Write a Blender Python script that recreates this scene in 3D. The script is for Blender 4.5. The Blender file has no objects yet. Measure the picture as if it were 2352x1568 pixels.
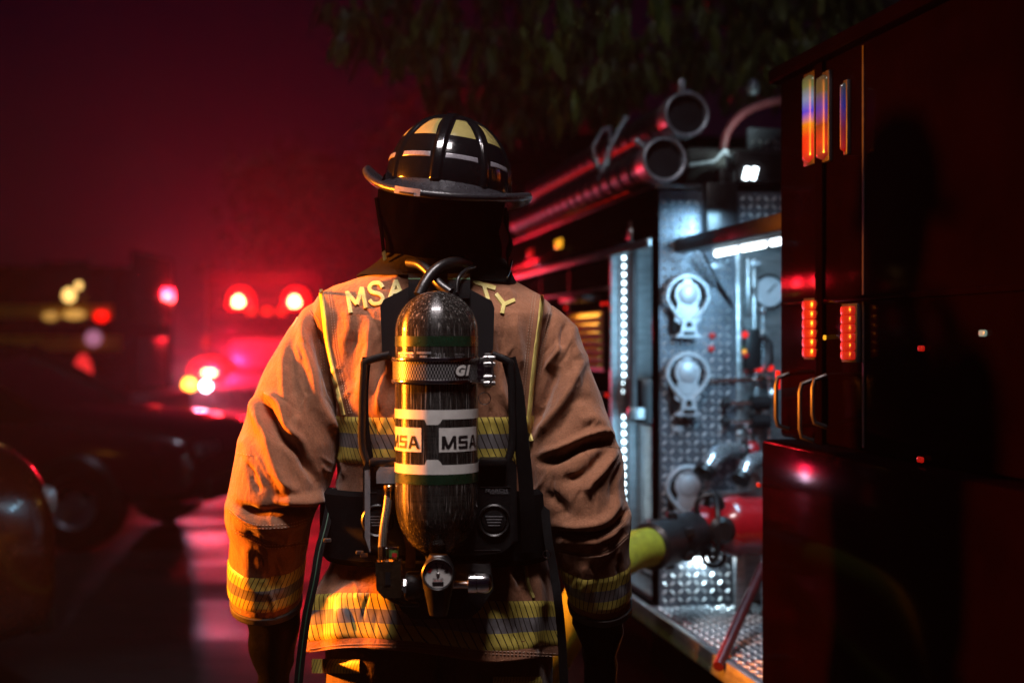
import bpy, bmesh, math, random
import numpy as np
from mathutils import Vector, Matrix, Euler
from mathutils.bvhtree import BVHTree

random.seed(7); np.random.seed(7)
scene = bpy.context.scene
COL = scene.collection
R = math.radians

# ------------------------------------------------------------------ camera
CAMZ = 1.41
S = 3332.0            # focal length in units of a 2352 px wide frame
cam_d = bpy.data.cameras.new('camera'); cam = bpy.data.objects.new('camera', cam_d); COL.objects.link(cam)
cam.location = (0, 0, CAMZ); cam.rotation_euler = (R(90), 0, 0)
cam_d.sensor_width = 36; cam_d.lens = 36 * S / 2352
cam_d.clip_start = 0.05; cam_d.clip_end = 600
cam_d.dof.use_dof = True; cam_d.dof.focus_distance = 3.10; cam_d.dof.aperture_fstop = 1.9
scene.camera = cam

# ------------------------------------------------------------------ sky and night glow
SUN_EL, SUN_AZ = 70, 10          # azimuth: degrees to the right of straight behind the camera
world = bpy.data.worlds.new('World'); scene.world = world; world.use_nodes = True
nt = world.node_tree; bg = nt.nodes['Background']
sky = nt.nodes.new('ShaderNodeTexSky'); sky.sky_type = 'NISHITA'; sky.sun_disc = False
sky.sun_elevation = R(SUN_EL); sky.sun_rotation = R(180 - SUN_AZ)
tint = nt.nodes.new('ShaderNodeMix'); tint.data_type = 'RGBA'; tint.blend_type = 'MULTIPLY'; tint.inputs[0].default_value = 1
nt.links.new(sky.outputs[0], tint.inputs[6]); tint.inputs[7].default_value = (0.9, 0.07, 0.95, 1)
nt.links.new(tint.outputs[2], bg.inputs[0]); bg.inputs[1].default_value = 0.0006

sun_d = bpy.data.lights.new('sun', 'SUN'); sun = bpy.data.objects.new('sun', sun_d); COL.objects.link(sun)
sun_d.energy = 0.20; sun_d.angle = R(2); sun_d.color = (0.80, 0.78, 1.0)
sd = Vector((math.cos(R(SUN_EL)) * math.sin(R(SUN_AZ)), -math.cos(R(SUN_EL)) * math.cos(R(SUN_AZ)), math.sin(R(SUN_EL))))
sun.rotation_euler = sd.to_track_quat('Z', 'Y').to_euler()

scene.view_settings.view_transform = 'Standard'; scene.view_settings.look = 'None'
scene.view_settings.exposure = 0.0; scene.view_settings.gamma = 1.0
scene.render.engine = 'CYCLES'
cy = scene.cycles
cy.use_denoising = True
try: cy.denoiser = 'OPENIMAGEDENOISE'
except Exception: pass
cy.max_bounces = 4; cy.volume_bounces = 0; cy.diffuse_bounces = 2; cy.glossy_bounces = 3; cy.transmission_bounces = 2
cy.use_adaptive_sampling = True; cy.adaptive_threshold = 0.02; cy.adaptive_min_samples = 16
cy.sample_clamp_indirect = 4.0; cy.caustics_reflective = False; cy.caustics_refractive = False

# ------------------------------------------------------------------ materials
def srgb(r, g, b):
    f = lambda c: (c / 255 / 12.92) if c / 255 <= 0.04045 else ((c / 255 + 0.055) / 1.055) ** 2.4
    return (f(r), f(g), f(b), 1)
def lin(*c): return (c[0], c[1], c[2], 1)

class NT:
    def __init__(s, m): s.t = m.node_tree; s.n = s.t.nodes; s.l = s.t.links
    def node(s, typ, **kw):
        n = s.n.new(typ)
        for k, v in kw.items(): setattr(n, k, v)
        return n
    def link(s, a, b): s.l.new(a, b)
    def math(s, op, a, b=None, c=None):
        n = s.n.new('ShaderNodeMath'); n.operation = op
        for i, v in enumerate((a, b, c)):
            if v is None: continue
            if isinstance(v, (int, float)): n.inputs[i].default_value = v
            else: s.l.new(v, n.inputs[i])
        return n.outputs[0]
    def mix(s, f, a, b, blend='MIX'):
        n = s.n.new('ShaderNodeMix'); n.data_type = 'RGBA'; n.blend_type = blend
        for i, v in ((0, f), (6, a), (7, b)):
            if isinstance(v, (int, float)): n.inputs[i].default_value = v
            elif isinstance(v, tuple): n.inputs[i].default_value = v
            else: s.l.new(v, n.inputs[i])
        return n.outputs[2]
    def noise(s, vec, scale, detail=4, rough=0.6):
        n = s.n.new('ShaderNodeTexNoise'); n.inputs['Scale'].default_value = scale
        n.inputs['Detail'].default_value = detail; n.inputs['Roughness'].default_value = rough
        if vec is not None: s.l.new(vec, n.inputs['Vector'])
        return n
    def ramp(s, f, stops):
        n = s.n.new('ShaderNodeValToRGB'); cr = n.color_ramp
        while len(cr.elements) < len(stops): cr.elements.new(0.5)
        for e, (p, c) in zip(cr.elements, stops): e.position = p; e.color = c
        s.l.new(f, n.inputs[0]); return n.outputs[0]
    def scaled(s, vec, sc):
        n = s.n.new('ShaderNodeMapping'); n.inputs['Scale'].default_value = sc; s.l.new(vec, n.inputs['Vector']); return n.outputs[0]

MATS = {}
def mat(name, col, rough=0.5, metal=0.0, var=0.25, vscale=12.0, bump=0.0, bscale=200.0, coat=0.0, spec=0.5,
        rvar=0.15, emit=None, estr=0.0, sheen=0.0, stretch=(1, 1, 1), trans=0.0, aniso=0.0):
    m = bpy.data.materials.new(name); m.use_nodes = True; MATS[name] = m
    N = NT(m); b = N.n['Principled BSDF']
    tc = N.node('ShaderNodeTexCoord'); vec = N.scaled(tc.outputs['Object'], stretch)
    nz = N.noise(vec, vscale)
    dark = tuple(c * (1 - var) for c in col[:3]) + (1,); lite = tuple(min(1, c * (1 + var)) for c in col[:3]) + (1,)
    N.link(N.ramp(nz.outputs[0], [(0.3, dark), (0.7, lite)]), b.inputs['Base Color'])
    r2 = N.noise(vec, vscale * 3.1)
    mr = N.node('ShaderNodeMapRange'); mr.inputs[3].default_value = max(0.02, rough - rvar); mr.inputs[4].default_value = min(1, rough + rvar)
    N.link(r2.outputs[0], mr.inputs[0]); N.link(mr.outputs[0], b.inputs['Roughness'])
    b.inputs['Metallic'].default_value = metal; b.inputs['Coat Weight'].default_value = coat
    b.inputs['Specular IOR Level'].default_value = spec
    b.inputs['Coat Roughness'].default_value = 0.08
    if sheen: b.inputs['Sheen Weight'].default_value = sheen; b.inputs['Sheen Roughness'].default_value = 0.5
    if trans: b.inputs['Transmission Weight'].default_value = trans
    if bump:
        bn = N.noise(vec, bscale, 3); bp = N.node('ShaderNodeBump'); bp.inputs['Strength'].default_value = bump
        bp.inputs['Distance'].default_value = 0.002
        N.link(bn.outputs[0], bp.inputs['Height']); N.link(bp.outputs[0], b.inputs['Normal'])
    if emit:
        b.inputs['Emission Color'].default_value = emit; b.inputs['Emission Strength'].default_value = estr
    return m

def emis(name, col, strength):
    m = mat(name, lin(col[0] * .06 + .01, col[1] * .06 + .01, col[2] * .06 + .01), 0.25, var=0.05, emit=col, estr=strength)
    m.cycles.emission_sampling = 'NONE'; return m

def coat_fabric(name, col, weave=1.0):
    m = bpy.data.materials.new(name); m.use_nodes = True; MATS[name] = m
    N = NT(m); b = N.n['Principled BSDF']
    tc = N.node('ShaderNodeTexCoord'); o = tc.outputs['Object']
    big = N.noise(o, 7, 5, .65); sm = N.noise(o, 260, 3, .7); mid = N.noise(N.scaled(o, (1, 1, .35)), 45, 4, .6)
    c1 = N.mix(N.ramp(big.outputs[0], [(.3, lin(0, 0, 0)), (.72, lin(1, 1, 1))]), tuple(c * .74 for c in col[:3]) + (1,), tuple(c * 1.12 for c in col[:3]) + (1,))
    c2 = N.mix(N.math('MULTIPLY', N.ramp(sm.outputs[0], [(.35, lin(0, 0, 0)), (.7, lin(1, 1, 1))]), .55), c1, tuple(min(1, c * 1.7) for c in col[:3]) + (1,))
    c3 = N.mix(N.math('MULTIPLY', N.ramp(mid.outputs[0], [(.55, lin(0, 0, 0)), (.75, lin(1, 1, 1))]), .3), c2, tuple(c * .6 for c in col[:3]) + (1,))
    soot = N.noise(N.scaled(o, (1, 1, .7)), 4.2, 6, .7)
    c3 = N.mix(N.math('MULTIPLY', N.ramp(soot.outputs[0], [(.48, lin(0, 0, 0)), (.70, lin(1, 1, 1))]), .55), c3, tuple(c * .38 for c in col[:3]) + (1,))
    N.link(c3, b.inputs['Base Color'])
    b.inputs['Roughness'].default_value = 0.82; b.inputs['Specular IOR Level'].default_value = 0.3
    b.inputs['Sheen Weight'].default_value = 0.25; b.inputs['Sheen Roughness'].default_value = 0.45
    # twill weave + slub + soft creases
    sep = N.node('ShaderNodeSeparateXYZ'); N.link(o, sep.inputs[0])
    diag = N.math('ADD', N.math('MULTIPLY', sep.outputs[0], 2100), N.math('MULTIPLY', sep.outputs[2], 2100))
    wv = N.math('SINE', diag)
    crease = N.noise(N.scaled(o, (1, 1, .5)), 38, 4, .55)
    h = N.math('ADD', N.math('MULTIPLY', wv, .10 * weave), N.math('ADD', N.math('MULTIPLY', sm.outputs[0], .9 * weave), N.math('MULTIPLY', crease.outputs[0], 4.0)))
    bp = N.node('ShaderNodeBump'); bp.inputs['Strength'].default_value = .7; bp.inputs['Distance'].default_value = 0.002
    N.link(h, bp.inputs['Height']); N.link(bp.outputs[0], b.inputs['Normal'])
    return m

def stripe_mat(name, nlines, slant, band=True):
    """yellow / silver / yellow retroreflective trim with slanted dark slits; UV u along, v across"""
    m = bpy.data.materials.new(name); m.use_nodes = True; MATS[name] = m
    N = NT(m); b = N.n['Principled BSDF']
    uv = N.node('ShaderNodeUVMap'); sep = N.node('ShaderNodeSeparateXYZ'); N.link(uv.outputs[0], sep.inputs[0])
    u, v = sep.outputs[0], sep.outputs[1]
    tc = N.node('ShaderNodeTexCoord'); nz = N.noise(tc.outputs['Object'], 60, 4)
    yel = N.mix(nz.outputs[0], lin(.40, .31, .055), lin(.60, .49, .11)); sil = N.mix(nz.outputs[0], lin(.10, .095, .10), lin(.22, .21, .215))
    col = yel
    if band:
        inb = N.math('MULTIPLY', N.math('GREATER_THAN', v, .35), N.math('LESS_THAN', v, .66))
        col = N.mix(inb, yel, sil)
    ph = N.math('FRACT', N.math('ADD', N.math('MULTIPLY', u, nlines), N.math('MULTIPLY', v, slant)))
    slit = N.math('LESS_THAN', ph, .17)
    col = N.mix(slit, col, lin(.022, .014, .008))
    N.link(col, b.inputs['Base Color']); b.inputs['Roughness'].default_value = .42; b.inputs['Specular IOR Level'].default_value = .5
    bp = N.node('ShaderNodeBump'); bp.inputs['Strength'].default_value = .4; bp.inputs['Distance'].default_value = .001
    N.link(N.math('ADD', N.math('MULTIPLY', slit, -1.0), nz.outputs[0]), bp.inputs['Height']); N.link(bp.outputs[0], b.inputs['Normal'])
    return m

# ------------------------------------------------------------------ geometry helpers
ROOTM = {}
def W(px, py, d): return Vector(((px - 1176) / S * d, d, CAMZ - (py - 784) / S * d))

def thing(name, label, cat, loc=(0, 0, 0), rotz=0.0, group=None):
    o = bpy.data.objects.new(name, None); COL.objects.link(o); o.empty_display_size = .1
    o.location = loc; o.rotation_euler = (0, 0, rotz); o['label'] = label; o['category'] = cat
    if group: o['group'] = group
    ROOTM[o.name] = Matrix.Translation(loc) @ Matrix.Rotation(rotz, 4, 'Z')
    return o

def rootmat(parent):
    p = parent
    while p is not None:
        if p.name in ROOTM: return ROOTM[p.name]
        p = p.parent
    return Matrix.Identity(4)

def mk(name, verts, faces, material, parent=None, world=True, smooth=True, label=None, kind=None, uvs=None, mats=None, fmat=None, sharp=None):
    me = bpy.data.meshes.new(name)
    V = np.asarray(verts, dtype=float).reshape(-1, 3)
    if world and parent is not None:
        M = np.array(rootmat(parent).inverted()); V = V @ M[:3, :3].T + M[:3, 3]
    me.from_pydata(V.tolist(), [], [tuple(f) for f in faces]); me.update()
    for mm in (mats or [material]): me.materials.append(mm)
    if fmat is not None: me.polygons.foreach_set('material_index', fmat)
    if smooth: me.polygons.foreach_set('use_smooth', [True] * len(me.polygons))
    if uvs is not None:
        ul = me.uv_layers.new(name='UVMap'); li = np.empty(len(me.loops), dtype=np.int32); me.loops.foreach_get('vertex_index', li)
        ul.data.foreach_set('uv', np.asarray(uvs, dtype=np.float32)[li].ravel())
    if smooth and sharp is not None:
        try: me.set_sharp_from_angle(angle=R(sharp))
        except Exception: pass
    o = bpy.data.objects.new(name, me); COL.objects.link(o)
    if parent is not None: o.parent = parent
    if label: o['label'] = label
    if kind: o['kind'] = kind
    return o

class MB:
    def __init__(s): s.v = []; s.f = []
    def add(s, v, f):
        k = len(s.v); s.v += [tuple(x) for x in v]; s.f += [tuple(i + k for i in q) for q in f]; return s
    def box(s, c, size, rot=None, bev=0.0):
        hx, hy, hz = (x / 2 for x in size)
        if bev > 0:
            b = min(bev, hx * .9, hy * .9, hz * .9); V = []
            bm = bmesh.new(); bmesh.ops.create_cube(bm, size=1)
            for q in bm.verts: q.co = Vector((q.co.x * 2 * hx, q.co.y * 2 * hy, q.co.z * 2 * hz))
            bmesh.ops.bevel(bm, geom=list(bm.edges), offset=b, segments=2, profile=.5, affect='EDGES')
            bm.verts.index_update(); V = [q.co.copy() for q in bm.verts]; F = [[q.index for q in f.verts] for f in bm.faces]; bm.free()
        else:
            V = [Vector((x, y, z)) for x in (-hx, hx) for y in (-hy, hy) for z in (-hz, hz)]
            F = [(0, 1, 3, 2), (4, 6, 7, 5), (0, 4, 5, 1), (2, 3, 7, 6), (0, 2, 6, 4), (1, 5, 7, 3)]
        M = Matrix.Translation(c) @ (rot.to_matrix().to_4x4() if rot is not None else Matrix.Identity(4))
        return s.add([M @ q for q in V], F)
    def bb(s, x0, x1, y0, y1, z0, z1, bev=0.0):
        return s.box(((x0 + x1) / 2, (y0 + y1) / 2, (z0 + z1) / 2), (abs(x1 - x0), abs(y1 - y0), abs(z1 - z0)), bev=bev)
    def loft(s, rings, cap0=True, cap1=True, closed=True):
        n = len(rings[0]); k = len(s.v)
        for r in rings: s.v += [tuple(p) for p in r]
        for i in range(len(rings) - 1):
            for j in range(n if closed else n - 1):
                a, b = k + i * n + j, k + i * n + (j + 1) % n
                s.f.append((a, b, b + n, a + n))
        if cap0: s.f.append(tuple(k + j for j in reversed(range(n))))
        if cap1: s.f.append(tuple(k + (len(rings) - 1) * n + j for j in range(n)))
        return s
    def tube(s, pts, r, n=12, caps=True, flat=None):
        pts = [Vector(p) for p in pts]; rr = r if isinstance(r, (list, tuple)) else [r] * len(pts)
        rings = []; up = None
        for i, p in enumerate(pts):
            d = (pts[min(i + 1, len(pts) - 1)] - pts[max(i - 1, 0)]).normalized()
            if up is None:
                up = Vector((0, 0, 1)) if abs(d.z) < .9 else Vector((0, 1, 0))
            a = (up - d * up.dot(d)).normalized(); b = d.cross(a); up = a
            fa, fb = flat if flat else (1, 1)
            rings.append([p + a * (rr[i] * fa * math.cos(t)) + b * (rr[i] * fb * math.sin(t)) for t in (2 * math.pi * k / n for k in range(n))])
        return s.loft(rings, caps, caps)
    def lathe(s, prof, origin=(0, 0, 0), axis=(0, 0, 1), n=32, cap=True):
        ax = Vector(axis).normalized(); a = ax.orthogonal().normalized(); b = ax.cross(a); o = Vector(origin)
        return s.loft([[o + ax * h + (a * math.cos(t) + b * math.sin(t)) * max(r, 1e-5) for t in (2 * math.pi * k / n for k in range(n))] for r, h in prof], cap, cap)
    def torus(s, c, axis, R0, r, n=40, m=10):
        ax = Vector(axis).normalized(); a = ax.orthogonal().normalized(); b = ax.cross(a); c = Vector(c)
        k = len(s.v)
        for i in range(n):
            t = 2 * math.pi * i / n; d = a * math.cos(t) + b * math.sin(t)
            for j in range(m):
                q = 2 * math.pi * j / m; s.v.append(tuple(c + d * (R0 + r * math.cos(q)) + ax * (r * math.sin(q))))
        for i in range(n):
            for j in range(m):
                s.f.append((k + i * m + j, k + ((i + 1) % n) * m + j, k + ((i + 1) % n) * m + (j + 1) % m, k + i * m + (j + 1) % m))
        return s
    def prism(s, poly, off):
        """poly: list of 3-D points (planar-ish), off: extrusion vector"""
        n = len(poly); off = Vector(off)
        return s.add([Vector(p) for p in poly] + [Vector(p) + off for p in poly],
                     [tuple(range(n)), tuple(range(2 * n - 1, n - 1, -1))] + [(j, (j + 1) % n, (j + 1) % n + n, j + n) for j in range(n)])
    def build(s, name, material, parent=None, world=True, smooth=True, label=None, kind=None, sharp=35):
        return mk(name, s.v, s.f, material, parent, world, smooth, label, kind, sharp=sharp)

def build_split(s, name, material, parent=None, **k):
    par = list(range(len(s.v)))
    def find(i):
        while par[i] != i: par[i] = par[par[i]]; i = par[i]
        return i
    for f in s.f:
        r0 = find(f[0])
        for i in f[1:]: par[find(i)] = r0
    comp = {}
    for f in s.f: comp.setdefault(find(f[0]), []).append(f)
    for fs in comp.values():
        ids = sorted({i for f in fs for i in f}); mp = {i: n for n, i in enumerate(ids)}; b = MB(); b.v = [s.v[i] for i in ids]; b.f = [tuple(mp[i] for i in f) for f in fs]; o = b.build(name, material, parent, **k)
    return o
MB.split = build_split

def bevelled(o, w=.003, seg=2):
    md = o.modifiers.new('bevel', 'BEVEL'); md.width = w; md.segments = seg; md.limit_method = 'ANGLE'; md.angle_limit = R(40); return o

def curve_pts(pts, n):
    """Catmull-Rom through pts"""
    P = [np.array(p, float) for p in pts]; P = [2 * P[0] - P[1]] + P + [2 * P[-1] - P[-2]]
    out = []; m = len(P) - 3
    for k in range(n):
        t = k / (n - 1) * m; i = min(int(t), m - 1); f = t - i
        a, b, c, d = P[i:i + 4]
        out.append(.5 * ((2 * b) + (c - a) * f + (2 * a - 5 * b + 4 * c - d) * f * f + (3 * b - a - 3 * c + d) * f ** 3))
    return out

def text_mesh(txt, size, bold=0.0, xs=1.0, slant=0.0, align='CENTER'):
    cu = bpy.data.curves.new('t', 'FONT'); cu.body = txt; cu.size = size; cu.offset = bold; cu.shear = slant
    cu.align_x = align; cu.align_y = 'CENTER'; cu.resolution_u = 4
    o = bpy.data.objects.new('t', cu); COL.objects.link(o)
    dg = bpy.context.evaluated_depsgraph_get(); e = o.evaluated_get(dg); me = e.to_mesh()
    v = [(q.co.x * xs, q.co.y) for q in me.vertices]; f = [tuple(p.vertices) for p in me.polygons]
    e.to_mesh_clear(); bpy.data.objects.remove(o); bpy.data.curves.remove(cu)
    return v, f

def slice_x(v2, f, step):
    bm = bmesh.new(); vs = [bm.verts.new((x, y, 0)) for x, y in v2]
    for q in f:
        try: bm.faces.new([vs[i] for i in q])
        except ValueError: pass
    xs = [p[0] for p in v2]; x = min(xs) + step
    while x < max(xs):
        bmesh.ops.bisect_plane(bm, geom=bm.verts[:] + bm.edges[:] + bm.faces[:], plane_co=(x, 0, 0), plane_no=(1, 0, 0)); x += step
    bm.verts.index_update(); V = [(q.co.x, q.co.y) for q in bm.verts]; F = [tuple(q.index for q in fc.verts) for fc in bm.faces]; bm.free()
    return V, F
# ------------------------------------------------------------------ shared materials
M_coat = coat_fabric('turnout_fabric', lin(.25, .105, .052))
M_trouser = coat_fabric('trouser_fabric', lin(.10, .05, .03))
M_letter = mat('letter_vinyl', lin(.62, .52, .16), .5, var=.12, vscale=60, bump=.2, bscale=500)
M_piping = mat('piping_yellow', lin(.60, .50, .15), .5, var=.15, vscale=40, bump=.2, bscale=400)
M_thread = mat('stitch_thread', lin(.42, .27, .19), .8, var=.2, vscale=300)
M_blackcloth = mat('black_cloth', lin(.0007, .0006, .0007), .9, var=.3, vscale=30, bump=.5, bscale=500, spec=.0)
M_collar = mat('collar_leather', lin(.005, .004, .0038), .6, var=.3, vscale=30, bump=.5, bscale=160, spec=.15)
M_glove = mat('glove_leather', lin(.0012, .0011, .0012), .38, var=.3, vscale=40, bump=.6, bscale=140, spec=.04)
M_web = mat('webbing', lin(.005, .005, .0055), .8, var=.3, vscale=120, bump=.8, bscale=700, spec=.05)
M_green = mat('green_thread', lin(.004, .045, .02), .7, var=.2, vscale=200)
M_skin = mat('skin', lin(.35, .19, .13), .55, var=.08, vscale=30)
M_hel = mat('helmet_gloss_black', lin(.003, .003, .0035), .13, var=.2, vscale=40, coat=.5, bump=.10, bscale=90, rvar=.05)
M_brim = mat('helmet_brim_black', lin(.016, .016, .019), .30, var=.25, vscale=60, bump=.5, bscale=260)
M_heldec = mat('helmet_yellow_decal', lin(.20, .17, .06), .22, var=.1, vscale=30, coat=.5)
M_helsil = mat('helmet_silver_strip', lin(.13, .125, .14), .28, var=.15, vscale=40)
M_plastic = mat('black_plastic', lin(.005, .005, .0055), .4, var=.3, vscale=40, bump=.35, bscale=300, spec=.3)
M_rubber = mat('black_rubber', lin(.006, .006, .0065), .36, var=.3, vscale=50, bump=.2, bscale=200)
M_chrome = mat('polished_metal', lin(.72, .71, .70), .14, 1.0, var=.1, vscale=30, rvar=.08)
M_steel = mat('brushed_steel', lin(.50, .49, .48), .32, 1.0, var=.2, vscale=40, stretch=(1, 1, 9))
M_brass = mat('brass', lin(.62, .42, .17), .28, 1.0, var=.2, vscale=60)
M_grey = mat('grey_plastic', lin(.16, .16, .17), .5, var=.15, vscale=60, bump=.3, bscale=300)
M_white = mat('label_white', lin(.56, .54, .51), .35, var=.10, vscale=50, coat=.4)
M_ink = mat('label_ink', lin(.012, .011, .012), .3, var=.1, vscale=30, coat=.3)
M_greenband = mat('green_band', lin(.006, .024, .011), .3, var=.3, vscale=30, coat=.5)
M_red = mat('red_print', lin(.45, .02, .02), .4, var=.1, vscale=40)

def carbon_mat():
    m = bpy.data.materials.new('tank_composite'); m.use_nodes = True; N = NT(m); b = N.n['Principled BSDF']
    tc = N.node('ShaderNodeTexCoord'); o = tc.outputs['Object']
    vert = N.noise(N.scaled(o, (70, 70, 6.0)), 3.2, 6, .75); hor = N.noise(N.scaled(o, (1.2, 1.2, 80)), 3, 4, .7)
    scr = N.noise(N.scaled(o, (150, 150, 5)), 2.0, 2, .5)
    c = N.mix(N.ramp(vert.outputs[0], [(.42, lin(0, 0, 0)), (.75, lin(1, 1, 1))]), lin(.008, .0075, .007), lin(.032, .029, .026))
    c = N.mix(N.math('MULTIPLY', N.ramp(hor.outputs[0], [(.5, lin(0, 0, 0)), (.75, lin(1, 1, 1))]), .5), c, lin(.04, .036, .031))
    c = N.mix(N.math('MULTIPLY', N.ramp(scr.outputs[0], [(.60, lin(0, 0, 0)), (.70, lin(1, 1, 1))]), .7), c, lin(.26, .25, .24))
    N.link(c, b.inputs['Base Color'])
    N.link(N.ramp(vert.outputs[0], [(.3, lin(.18, .18, .18)), (.7, lin(.32, .32, .32))]), b.inputs['Roughness'])
    b.inputs['Anisotropic'].default_value = .9; b.inputs['Anisotropic Rotation'].default_value = .25
    tg = N.node('ShaderNodeTangent'); tg.direction_type = 'RADIAL'; tg.axis = 'Z'; N.link(tg.outputs[0], b.inputs['Tangent'])
    b.inputs['Coat Weight'].default_value = .3; b.inputs['Coat Roughness'].default_value = .07; b.inputs['Specular IOR Level'].default_value = .3
    bp = N.node('ShaderNodeBump'); bp.inputs['Strength'].default_value = .25; bp.inputs['Distance'].default_value = .0008
    N.link(N.math('ADD', vert.outputs[0], hor.outputs[0]), bp.inputs['Height']); N.link(bp.outputs[0], b.inputs['Normal'])
    return m
M_tank = carbon_mat()

def strapmesh_mat():
    m = bpy.data.materials.new('band_mesh_print'); m.use_nodes = True; N = NT(m); b = N.n['Principled BSDF']
    uv = N.node('ShaderNodeUVMap'); br = N.node('ShaderNodeTexBrick'); br.inputs['Scale'].default_value = 1.0
    br.inputs['Brick Width'].default_value = .011; br.inputs['Row Height'].default_value = .165; br.inputs['Mortar Size'].default_value = .0032
    br.inputs['Mortar Smooth'].default_value = 0.0; br.offset = .5
    br.inputs['Color1'].default_value = lin(.42, .42, .42); br.inputs['Color2'].default_value = lin(.36, .36, .37); br.inputs['Mortar'].default_value = lin(.02, .02, .02)
    N.link(uv.outputs[0], br.inputs['Vector']); N.link(br.outputs[0], b.inputs['Base Color'])
    b.inputs['Roughness'].default_value = .3; b.inputs['Metallic'].default_value = .6
    return m
M_bandmesh = strapmesh_mat()

# ------------------------------------------------------------------ ground
def ground_mat():
    m = bpy.data.materials.new('wet_asphalt'); m.use_nodes = True; N = NT(m); b = N.n['Principled BSDF']
    tc = N.node('ShaderNodeTexCoord'); o = tc.outputs['Object']
    a = N.noise(o, .55, 5, .6); g = N.noise(o, 90, 3, .7); w = N.noise(N.scaled(o, (.5, 1.4, 1)), .8, 4, .6)
    c = N.mix(g.outputs[0], lin(.006, .006, .007), lin(.022, .021, .022)); c = N.mix(N.math('MULTIPLY', a.outputs[0], .5), c, lin(.012, .011, .012))
    N.link(c, b.inputs['Base Color'])
    N.link(N.ramp(w.outputs[0], [(.35, lin(.34, .34, .34)), (.65, lin(.66, .66, .66))]), b.inputs['Roughness'])
    bp = N.node('ShaderNodeBump'); bp.inputs['Strength'].default_value = .5; bp.inputs['Distance'].default_value = .01
    N.link(g.outputs[0], bp.inputs['Height']); N.link(bp.outputs[0], b.inputs['Normal'])
    return m
M_road = ground_mat()
road = mk('road', [(-110, -30, 0), (110, -30, 0), (110, 190, 0), (-110, 190, 0)], [(0, 1, 2, 3)], M_road, smooth=False)
road['kind'] = 'structure'

# ------------------------------------------------------------------ person: coat as parametric surfaces
from mathutils import noise as mnoise
PX0, PY0 = -.17, 3.2
person = thing('person', 'firefighter in tan turnout coat seen from behind, air cylinder on the back', 'person', (PX0, PY0, 0))
SC = S / PY0
def zpx(py): return CAMZ - (py - 784) / SC
def xpx(px): return (px - 1176) / SC

def smooth1(a, k):
    for _ in range(k):
        b = a.copy(); b[1:-1] = (a[:-2] + 2 * a[1:-1] + a[2:]) / 4; a = b
    return a

def grid_normals(P):
    du = np.roll(P, -1, 1) - np.roll(P, 1, 1); dv = np.gradient(P, axis=0)
    n = np.cross(du, dv); n /= np.linalg.norm(n, axis=2, keepdims=True) + 1e-12
    return n

def to_px(P): return 1176 + P[..., 0] / P[..., 1] * S, 784 - (P[..., 2] - CAMZ) / P[..., 1] * S

def stroke_disp(P, Nn, strokes, back=True):
    px, py = to_px(P); out = np.zeros(px.shape)
    gate = np.clip((-Nn[..., 1] + .15) / .4, 0, 1); gate = gate * gate * (3 - 2 * gate)
    for pts, w, amp in strokes:
        C = curve_pts(pts, max(8, 7 * len(pts))) if len(pts) > 2 else [np.array(p, float) for p in pts]
        x0, x1 = min(c[0] for c in C) - 3 * w, max(c[0] for c in C) + 3 * w; y0, y1 = min(c[1] for c in C) - 3 * w, max(c[1] for c in C) + 3 * w
        sel = (px > x0) & (px < x1) & (py > y0) & (py < y1) & (gate > 0)
        if not sel.any(): continue
        qx, qy = px[sel], py[sel]; best = np.full(qx.shape, 1e9); tt = np.zeros(qx.shape); m = len(C) - 1
        for i in range(m):
            a, b = C[i], C[i + 1]; d = b - a; L = d @ d + 1e-9
            t = np.clip(((qx - a[0]) * d[0] + (qy - a[1]) * d[1]) / L, 0, 1)
            ds = np.hypot(qx - a[0] - t * d[0], qy - a[1] - t * d[1]); k = ds < best; best[k] = ds[k]; tt[k] = (i + t[k]) / m
        tap = np.clip(np.minimum(tt, 1 - tt) * 4 + .25, 0, 1)
        out[sel] += amp * np.exp(-(best / w) ** 2) * tap * gate[sel]
    return out

def noise_disp(P, freq, amp, stretch=(1, 1, 1), off=0.0):
    Q = P.reshape(-1, 3) * np.array(stretch) * freq + off
    return (np.array([mnoise.noise(Vector(q)) for q in Q]) * amp).reshape(P.shape[:2])

NT_ = 380
# py, centre px, half width px, depth, centre y
T = np.array([(592, 1015, 92, .085, 3.235), (612, 1012, 112, .10, 3.232), (628, 1002, 150, .112, 3.228), (641, 990, 186, .122, 3.222), (656, 982, 222, .132, 3.218),
    (676, 984, 254, .142, 3.212), (700, 990, 274, .150, 3.206), (722, 996, 280, .157, 3.202), (760, 1000, 268, .165, 3.20), (800, 1002, 255, .168, 3.20),
    (850, 1003, 245, .170, 3.20), (950, 1003, 232, .168, 3.20), (1000, 1003, 226, .166, 3.20), (1100, 1003, 226, .155, 3.20), (1200, 1004, 232, .150, 3.20),
    (1260, 1010, 238, .153, 3.20), (1300, 1014, 248, .163, 3.20), (1340, 1006, 266, .176, 3.20), (1380, 1001, 278, .186, 3.20), (1440, 995, 284, .192, 3.20), (1500, 993, 290, .196, 3.20)])
rows = np.concatenate([np.linspace(592, 720, 70, endpoint=False), np.linspace(720, 1500, 195)])
th = np.linspace(0, 2 * np.pi, NT_, endpoint=False)
ct, st = np.cos(th), np.sin(th)
def sel_(v, e): return np.sign(v) * np.abs(v) ** e
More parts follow.
